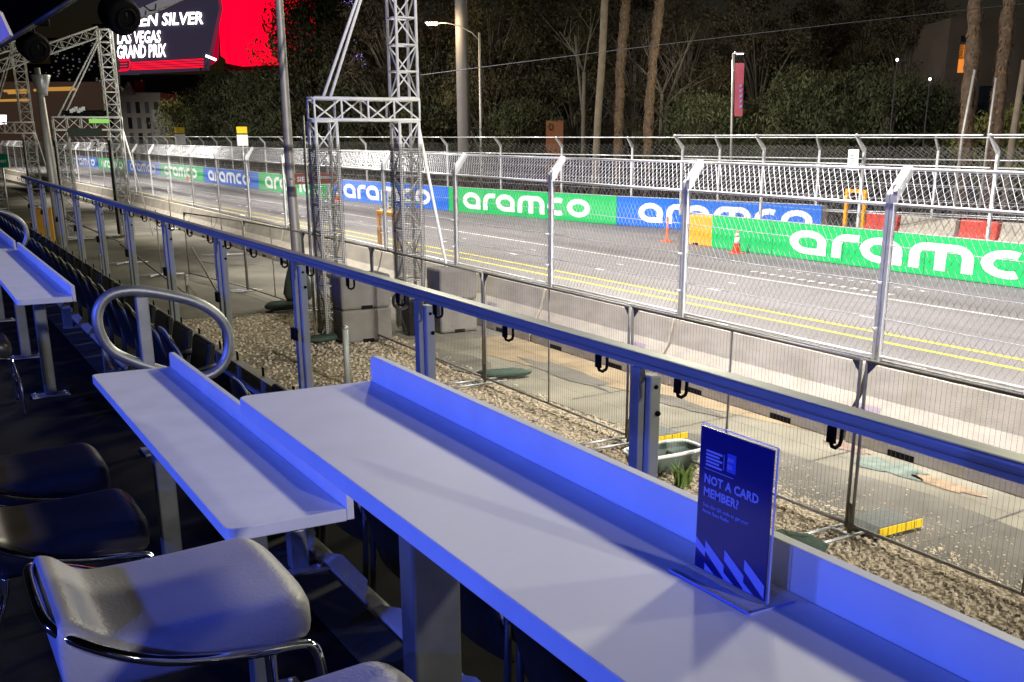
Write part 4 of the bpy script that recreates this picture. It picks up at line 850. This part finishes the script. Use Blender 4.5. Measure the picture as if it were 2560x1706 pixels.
def palm(pts, d, r, m, lab, frond=True):
    if pts[0][0] < 1700: r *= 62/d*.78; d = 62 + (d-46)
    b0 = at(*pts[-1],d); t = thing('palm_tree',(b0.x,b0.y,0),lab,'palm tree','palm trunks beyond the far fence'); P=[Vector((b0.x,b0.y,0))]+[at(*q,d) for q in pts[::-1]]; last=P[-1]; dv=(P[-1]-P[-2]).normalized(); P.append(last+dv*5)
    Q=[]; 
    for a,b in zip(P,P[1:]):
        n=max(1,int((b-a).length/.22)); Q += [a+(b-a)*(j/n) for j in range(n)]
    rz_=random.Random(int(pts[0][0])); Q=[q+Vector((rz_.uniform(-.03,.03),rz_.uniform(-.03,.03),0))*(m is M['palmbark']) for q in Q]; rs=[r*rz_.uniform(.86,1.16) if m is M['palmbark'] else r for j in range(len(Q))]; g=MB(); g.tube(Q,rs,12); g.build('trunk',m,t)
    if m is M['palmbark']:
        g=MB()
        for j in range(len(Q)*14):
            k=rz_.random()*(len(Q)-1); q=Q[int(k)]; a=rz_.random()*6.28; u=Vector((math.cos(a),math.sin(a),0)); v=Vector((-u.y,u.x,0)); l=rz_.uniform(.12,.28); q=q+u*r*.9+Vector((0,0,rz_.uniform(-.1,.1)))
            g.add([q-v*.05,q+v*.05,q+u*rz_.uniform(.06,.16)+Vector((0,0,-l if rz_.random()<.6 else l))],[(0,1,2)])
        g.build('frond_stubs',M['palmstub'],t)
    g=MB(); rn=random.Random(int(pts[0][0])); top=Q[-1]
    for k in range(26):
        a=rn.random()*6.28; el=rn.uniform(-.5,1.2); L=rn.uniform(1.6,2.4); pr=top
        for j in range(6):
            f=j/6; nx=top+Vector((math.cos(a)*L*(f+.16)*math.cos(el*(1-f)),math.sin(a)*L*(f+.16)*math.cos(el*(1-f)),L*(math.sin(el)*f-.6*f*f))); side=Vector((-math.sin(a),math.cos(a),0))*(.32*(1-f)+.05)
            g.add([pr,nx+side-Vector((0,0,.1)),nx,nx-side-Vector((0,0,.1))],[(0,1,2),(0,2,3)]); pr=nx
    g.build('crown',M['leafB'],t)
palm([(1512,0),(1505,150),(1495,290),(1490,395)],46,.19,M['paletrunk'],'smooth pale palm trunk, leftmost of the three')
palm([(1565,0),(1552,160),(1548,290),(1545,400)],48,.26,M['palmbark'],'shaggy palm trunk, middle of the three')
palm([(1650,0),(1636,120),(1622,280),(1620,400)],47,.25,M['palmbark'],'shaggy palm trunk, rightmost of the three')
palm([(2440,0),(2432,140),(2420,250),(2412,400)],44,.26,M['palmbark'],'dark shaggy palm trunk in front of the lit window building')
palm([(2525,0),(2508,150),(2490,300),(2482,400)],44,.26,M['palmbark'],'dark leaning palm trunk near the right edge')
palm([(1215,-20),(1213,150),(1217,330),(1217,400)],90,.22,M['paletrunk'],'thin distant palm trunk just right of the street lamp') if False else None
for i,(a,b,rr,m_,lab) in enumerate((((2437,175),(2405,345),.06,'pole','thin pale post leaning before the dark palm'),((2490,195),(2470,345),.05,'pole','thin post right of the dark palm'),((2562,150),(2532,345),.14,'paletrunk','bright tan post at the right edge'),((1438,90),(1462,340),.09,'bark','slender curved trunk left of the pale palm'))):
    dd_=42 if a[0]>2000 else 66; p=at(*b,dd_); q=at(*a,dd_); t=thing('wood_post',(p.x,p.y,0),lab,'post'); g=MB(); g.tube([(p.x,p.y,0),p,q],[rr,rr,rr*.8],8); g.build('shaft',M[m_],t)
# bare branches
t0=at(1690,345,55); 
for i,(base,tips) in enumerate((((1655,235),((1710,130),(1690,150),(1600,95),(1560,130))),((1665,265),((1730,90),(1700,180),(1740,200))),((1460,180),((1400,80),(1480,60),(1430,120))))):
    B=at(*base,64); t=thing('bare_tree',(B.x,B.y,0),['leafless spreading tree behind the third palm trunk','leafless leaning tree right of the third palm trunk','leafless tree with curved stem above the orange doorway'][i],'tree'); g=MB(); g.tube([(B.x,B.y,0),B],[.14,.09],8); tr=g.build('trunk',M['bark'],t)
    for j,tp in enumerate(tips):
        T=at(*tp,64+j*.4); g=MB(); mid=(B+T)/2+Vector((0,0,.15)); g.tube([B,mid,T],[.06,.045,.02],6)
        for s_ in range(4): e=T+RR*random.uniform(-1.2,1.2)+Vector((0,0,random.uniform(.2,1.3))); g.tube([B+(T-B)*(.5+.12*s_),e],[.02,.008],4)
        g.build('branch',M['bark'],tr)
# banner with lamp
t=thing('banner_lamp_post',at(1845,345,58),'lamp post with long pink banner among the right trees','lamp post'); t.location.z=0; g=MB(); b_=at(1834,345,58); q=at(1834,133,58); g.tube([(b_.x,b_.y,0),(q.x,q.y,q.z)],.07,8); g.build('shaft',M['pole'],t)
A1,A2,B2,B1_=at(1838,158,57.9),at(1861,158,57.9),at(1856,291,57.9),at(1836,291,57.9); g=MB(); g.ext([A1,A2,B2,B1_],HH*.03); bn=g.build('banner',M['pink'],t)
g=MB()
for k in range(5): c=at(1852,215+13*k,57.85); g.obox(c,(.12,.02,.14-.02*(k%2)),Matrix.Rotation(-R(YAW),3,'Z'))
g.build('banner_marks',M['lilac'],bn)
g=MB(); lp=at(1850,132,57.5); g.obox(lp,(.55,.3,.08),Matrix.Rotation(-R(YAW),3,'Z')); hd=g.build('lamp_head',M['darkmetal'],t); g=MB(); g.obox(lp-Vector((0,0,.06)),(.34,.22,.05),Matrix.Rotation(-R(YAW),3,'Z')); g.build('lens',E_['cool'],hd)
d=bpy.data.lights.new('banner_lamp_light','POINT'); o=bpy.data.objects.new('banner_lamp_light',d); COL.objects.link(o); o.location=lp-Vector((0,0,.2))+HH*1.5-RR*.8; d.energy=1300; d.color=(1,.95,.75); d.shadow_soft_size=.12
# buildings behind the trees
def facade(name, px0, px1, d0, top, m, label, wins=(), cat='building', lit=None, depth=8, d1=None):
    d1 = d1 or d0; a=at(px0,345,d0); b=at(px1,345,d1); zt=at(px0,top,d0).z; t=thing(name,((a+b)/2).xy.to_3d(),label,cat); dd=(b-a); dd.z=0; L=dd.length; dd.normalize(); n=Vector((dd.y,-dd.x,0)); a0=Vector((a.x,a.y,0))
    g=MB(); g.ext([a0,a0+dd*L,a0+dd*L+Vector((0,0,zt)),a0+Vector((0,0,zt))],-n*depth); w_=g.build('wall',m,t)
    for (u0,u1,z0,z1,mm) in wins:
        q=a0+dd*(L*u0); r_=a0+dd*(L*u1); g=MB(); g.ext([q+Vector((0,0,z0))+n*.02,r_+Vector((0,0,z0))+n*.02,r_+Vector((0,0,z1))+n*.02,q+Vector((0,0,z1))+n*.02],n*.03); wd=g.build('window',mm,w_)
        g=MB(); zz=z1+.0; g.ext([q+Vector((0,0,z1+.01))+n*.02,r_+Vector((0,0,z1+.01))+n*.02,r_+Vector((0,0,z1+.12))+n*.02,q+Vector((0,0,z1+.12))+n*.02],n*.08); g.build('lintel',m,wd)
    return t
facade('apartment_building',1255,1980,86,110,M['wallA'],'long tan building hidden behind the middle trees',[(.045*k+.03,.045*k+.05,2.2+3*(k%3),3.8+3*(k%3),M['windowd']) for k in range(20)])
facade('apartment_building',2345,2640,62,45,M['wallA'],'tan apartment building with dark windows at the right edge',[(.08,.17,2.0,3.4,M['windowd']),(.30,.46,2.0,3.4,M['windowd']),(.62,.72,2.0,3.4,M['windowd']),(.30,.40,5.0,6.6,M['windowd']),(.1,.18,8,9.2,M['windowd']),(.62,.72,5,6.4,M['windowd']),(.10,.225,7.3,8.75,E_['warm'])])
p=at(1387,345,70); t=thing('doorway_wall',(p.x,p.y,0),'small orange glowing wall with a dark wreath behind the far fence','wall'); g=MB(); a=at(1365,345,70); b=at(1408,345,70); a.z=b.z=0; g.ext([a,b,b+Vector((0,0,at(1387,302,70).z)),a+Vector((0,0,at(1387,302,70).z))],HH*.3); w_=g.build('glowing_wall',E_['orange'],t); g=MB(); c=at(1377,318,69.9); g.tube([c+RR*(.13*math.cos(k*.52))+Vector((0,0,.17*math.sin(k*.52))) for k in range(12)],.05,6,closed=True); g.build('wreath',M['leafB'],w_)  # lamplight on this wall is put in as its own emission
for i,(px,py,lab) in enumerate(((2243,150,'tiny white lamp glowing alone in the dark above the right bushes'),(2325,198,'tiny white lamp at the left side of the apartment building'))):
    c=at(px,py,50); t=thing('distant_lamp',c,lab,'lamp'); g=MB(); g.lathe([(.02,-.07),(.05,-.03),(.058,.015),(.03,.06)],10,c); g.build('globe',E_['cool'],t); g=MB(); g.tube([(c.x,c.y,0),(c.x,c.y,c.z-.09)],.03,6); g.build('post',M['dark'],t)
# LED billboard and screens
D=185
def quad_at(pts,d,g,th=.5):
    P=[at(x,y,d) for x,y in pts]; g.ext(P,HH*th); return P
t=thing('led_billboard',at(420,250,D),'dark LED billboard with white race lettering at upper left','billboard'); t.location.z=0
g=MB(); P=quad_at([(296,186),(515,175),(548,20),(536,-60),(296,-60)],D,g,2); scr=g.build('screen',E_['scr'],t)
xd=(at(420,138,D)-at(296,143,D)).normalized()
def sgn(s,px,py,pw,ph,matn,par,name,dd=D-.4,sh=.22):
    a=at(px,py,dd); b=at(px+pw,py-pw*.036,dd); g=MB(); cu=(b-a).length; hh=(at(px,py-ph,dd)-a).length; tmp=MB(); text_mesh(tmp,s,(0,0,0),(1,0,0),(0,0,1),1,.024,1.0,shear=sh)
    mx=max(v.x for v in tmp.v); mz=max(v.z for v in tmp.v); xdir=(b-a).normalized()
    tmp.v=[a+xdir*(v.x/mx*cu)+Vector((0,0,v.z/mz*hh)) for v in tmp.v]; tmp.build(name,matn,par)
sgn('KEN SILVER',326,66,182,30,E_['wht'],scr,'lettering'); sgn('LAS VEGAS',292,110,112,30,E_['wht'],scr,'lettering'); sgn('GRAND PRIX',292,146,126,32,E_['wht'],scr,'lettering')
for k in range(4):
    g=MB(); quad_at([(328,156+5.5*k),(328,158.8+5.5*k),(508,149.8+6.4*k),(508,147+6.4*k)],D-.5,g,.2); g.build('red_bar',E_['red'],scr)
g=MB(); 
for k in range(4): g.tube([at(300,153+7*k,D-.5),at(318,152+7*k,D-.5)],.06,5)
g.tube([at(x,y,D-.5) for x,y in ((297,150),(322,149),(325,156),(324,172),(318,176),(297,178))],.1,5); g.build('outline_logo',E_['red'],scr)
g=MB(); q=[(300,188),(560,186),(556,215),(520,240),(430,262),(350,250),(300,215)]; quad_at(q,D+3,g,6); g.build('canopy',M['dark'],t)
g=MB()
for px in (335,): g.ext([at(px,200,D+1),at(px+18,200,D+1),at(px+18,345,D+1),at(px,345,D+1)],HH*2)
g.build('support_column',M['maroon'],t)
g=MB(); g.tube([at(515,140,D-.5),at(540,150,D-.5)],.2,6); g.build('flood_lamp',E_['cool'],t)
t=thing('red_screen',at(650,160,D+6),'huge glowing red screen beside the billboard','screen'); t.location.z=0
g=MB(); quad_at([(565,158),(600,165),(780,158),(790,-60),(545,-60),(552,40)],D+6,g,2); g.build('screen',E_['red'],t)
g=MB(); quad_at([(546,-60),(560,-60),(566,120),(572,155),(552,140),(548,60)],D+5,g,.5); g.build('edge_band',E_['red'],t); g=MB(); quad_at([(500,-60),(545,-60),(548,40),(544,150),(515,172),(520,60)],D+4.5,g,.5); g.build('side_panel',E_['pinkred'],t); g=MB(); quad_at([(560,160),(820,158),(820,345),(560,345)],D+8,g,4); g.build('base_wall',M['dark'],t)
t=thing('violet_screen',at(890,150,150),'violet-white light patch glinting through the tall tree','screen'); t.location.z=0
g=MB(); quad_at([(858,90),(885,98),(925,180),(915,195),(880,165)],150,g,.5); quad_at([(850,-40),(884,-40),(880,18),(852,8)],150,g,.5); g.build('screen',E_['violet'],t); g=MB(); g.ext([at(860,100,151),at(920,190,151),at(920,345,151),at(860,345,151)],HH*1); g.build('dark_wall',M['dark'],t)
# left background buildings
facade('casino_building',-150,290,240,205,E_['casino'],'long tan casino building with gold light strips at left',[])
bt=[o for o in bpy.data.objects if o.get('label','').startswith('long tan casino')][0]
for k,(x0,x1,y_) in enumerate(((10,70,228),(85,190,226),(0,75,252),(110,185,222),(20,72,233))):
    g=MB(); g.tube([at(x0,y_,238),at(x1,y_-2,238)],.28,6); g.build('gold_strip',E_['gold'],bt)
facade('checker_building',268,410,165,232,M['wallC'],'beige building with dark checker panels under the billboard',[(.08+.16*i,.15+.16*i,.6+2.2*j,2.2+2.2*j,M['slate'] if (i+j)%2 else M['windowd']) for i in range(6) for j in range(4)])
bt=[o for o in bpy.data.objects if o.get('label','').startswith('beige building')][0]
g=MB(); quad_at([(276,235),(290,205),(302,235)],164,g,1); quad_at([(303,235),(318,206),(333,235)],164,g,1); g.build('gable',M['wallB'],bt)
facade('garage_building',385,440,158,275,M['wallB'],'plain grey-tan building left of the yellowish bush',[(.2,.45,1,3,M['slate'])])
def city(name,px0,px1,y0,d,label,sd,n):
    a=at(px0,345,d); b=at(px1,345,d); zt=at(px0,y0,d).z; t=thing(name,(a.x,a.y,0),label,'tower'); a.z=b.z=0; g=MB(); g.ext([a,b,b+Vector((0,0,zt)),a+Vector((0,0,zt))],HH*20); wv=g.build('wall',M['slate'] if n>30 else M['dark'],t); rn=random.Random(sd); g=MB()
    for _ in range(n):
        u=rn.random(); z=rn.uniform(.25,.97)*zt; q=a+(b-a)*u-HH*.2+Vector((0,0,z)); s=rn.uniform(.25,.6); g.add([q,q+RR*s,q+RR*s+Vector((0,0,s*.8)),q+Vector((0,0,s*.8))],[(0,1,2,3)])
    o=g.build('lit_windows',E_['dot'],wv); o['kind']='stuff'
city('hotel_tower',150,262,95,330,'dim hotel tower with scattered lit windows left of the billboard',5,90); city('hotel_tower',262,300,60,300,'dark tower with scattered lights touching the billboard edge',6,50); city('hotel_tower',60,150,160,350,'low hazy tower behind the silver pole',8,25)
g=MB(); t=thing('lit_sign',at(24,330,150),'bright white screen at the far left edge','screen'); quad_at([(-10,288),(12,288),(12,311),(-10,311)],150,g,.5); g.build('screen',E_['wht'],t)
t=thing('tower_lime_sign',aty(240,303,46.5),'lime green lit strip on the second truss tower beam','sign'); c=aty(248,303,46.4); g=MB(); g.obox(c,(.75,.05,.16)); g.build('strip',E_['lime'],t)
t=thing('dark_banner',aty(215,330,46.3),'dark green board hanging under the second truss beam','board'); c0=aty(170,321,46.4); c1=aty(257,342,46.4); g=MB(); g.box(c0.x,c1.x,46.38,46.44,c1.z,c0.z); b_=g.build('panel',mat('dark_green_board',(.015,.03,.018),.7),t); g=MB(); g.tube([(c0.x+.1,46.41,c0.z),(c0.x+.1,46.41,c0.z+.15)],.01,5); g.tube([(c1.x-.1,46.41,c0.z),(c1.x-.1,46.41,c0.z+.15)],.01,5); g.build('hanger',M['darkmetal'],t)
t=thing('cable_bundle',aty(190,285,47),'bundle of black cables and fittings on the second truss beam','cables'); g=MB(); rn=random.Random(4)
for k in range(16):
    p=aty(150+rn.uniform(0,70),288-rn.uniform(0,14),46.9); g.tube([p,p+Vector((rn.uniform(.2,.7),0,rn.uniform(-.1,.1))),p+Vector((rn.uniform(.5,1.2),0,rn.uniform(-.2,.0)))],.035,5)
g.build('cable_tangle',M['black'],t)
g=MB(); 
for k in range(6): p=aty(178+k*6,278-k%3*3,46.8); g.obox(p,(.12,.1,.14))
g.build('pale_fitting',M['white'],t)

# ================================================================= ROOF AND STAGE LIGHTS (top left)
t=thing('roof_canopy',at(60,20,5.6),'black suite roof edge with pale pipe at the upper left','roof')
g=MB(); P=[at(-80,160,5.2),at(215,-20,5.2),at(215,-260,5.2),at(-80,-260,5.2)]; g.ext(P,HH*.05-RR*2.5+Vector((0,0,.5))); g.build('canopy_edge',M['roofblack'],t)
g=MB(); g.tube([at(-20,128,5.1),at(95,56,5.1)],.0105,8); g.tube([at(88,60,5.1),at(200,-12,5.1)],.012,8); g.build('pipe',M['stagepipe'],t)
def head(px,py,r,label):
    c=at(px,py,5.5); k=5.5/2640; t=thing('stage_light',c,label,'stage light','round black stage lights under the roof')
    m3=Matrix.Rotation(-R(YAW)+.5,3,'Z'); g=MB(); ax=(m3@Vector((.3,-.8,-.35))).normalized(); R_=r*k
    g.tube([c-ax*R_*1.2,c-ax*R_*.9,c+ax*R_*.3,c+ax*R_*.5],[R_*.6,R_*1.0,R_*1.05,R_*.9],24); g.build('body',M['black'],t,bevel=.005)
    g=MB(); u_=ax.cross(Vector((0,0,1))).normalized(); v_=ax.cross(u_); g.tube([c+ax*R_*.55+(u_*math.cos(a)+v_*math.sin(a))*R_*.55 for a in [j*.35 for j in range(18)]],R_*.10,6,closed=True); g.build('lens_ring',M['black'],t)
    g=MB(); g.tube([c+ax*R_*.5,c+ax*R_*.6+Vector((0,0,R_*.3)),c+Vector((0,0,R_*1.6)),c+Vector((0,0,R_*3))],R_*.07,8); g.build('yoke',M['darkmetal'],t)
    g=MB(); g.obox(c+Vector((0,0,R_*2.2)),(R_*2.4,R_*.5,R_*1.4),m3); g.build('base_box',M['black'],t,bevel=.01)
head(304,40,40,'round black stage light nearer the billboard'); head(87,120,32,'round black stage light at the far upper left')
t=thing('hanging_truss_arm',at(400,8,6),'pale flat bar with a loop of wire over the billboard top','bar'); g=MB(); g.ext([at(342,24,6.2),at(420,-10,6.2),at(470,-10,6.2),at(345,47,6.2)],HH*.05); g.build('bar',M['truss'],t); g=MB(); g.tube([at(360,15,6.1),at(375,27,6.1),at(388,25,6.1),at(390,10,6.1)],.004,5); g.build('wire_loop',M['black'],t)
t=thing('side_panel',at(5,70,4.6),'pale violet panel edge at the upper left corner','panel'); g=MB(); g.ext([at(-40,0,4.6),at(-2,30,4.6),at(25,88,4.6),at(-2,108,4.6),at(-40,120,4.6)],HH*.03); g.build('panel',M['purple'],t)
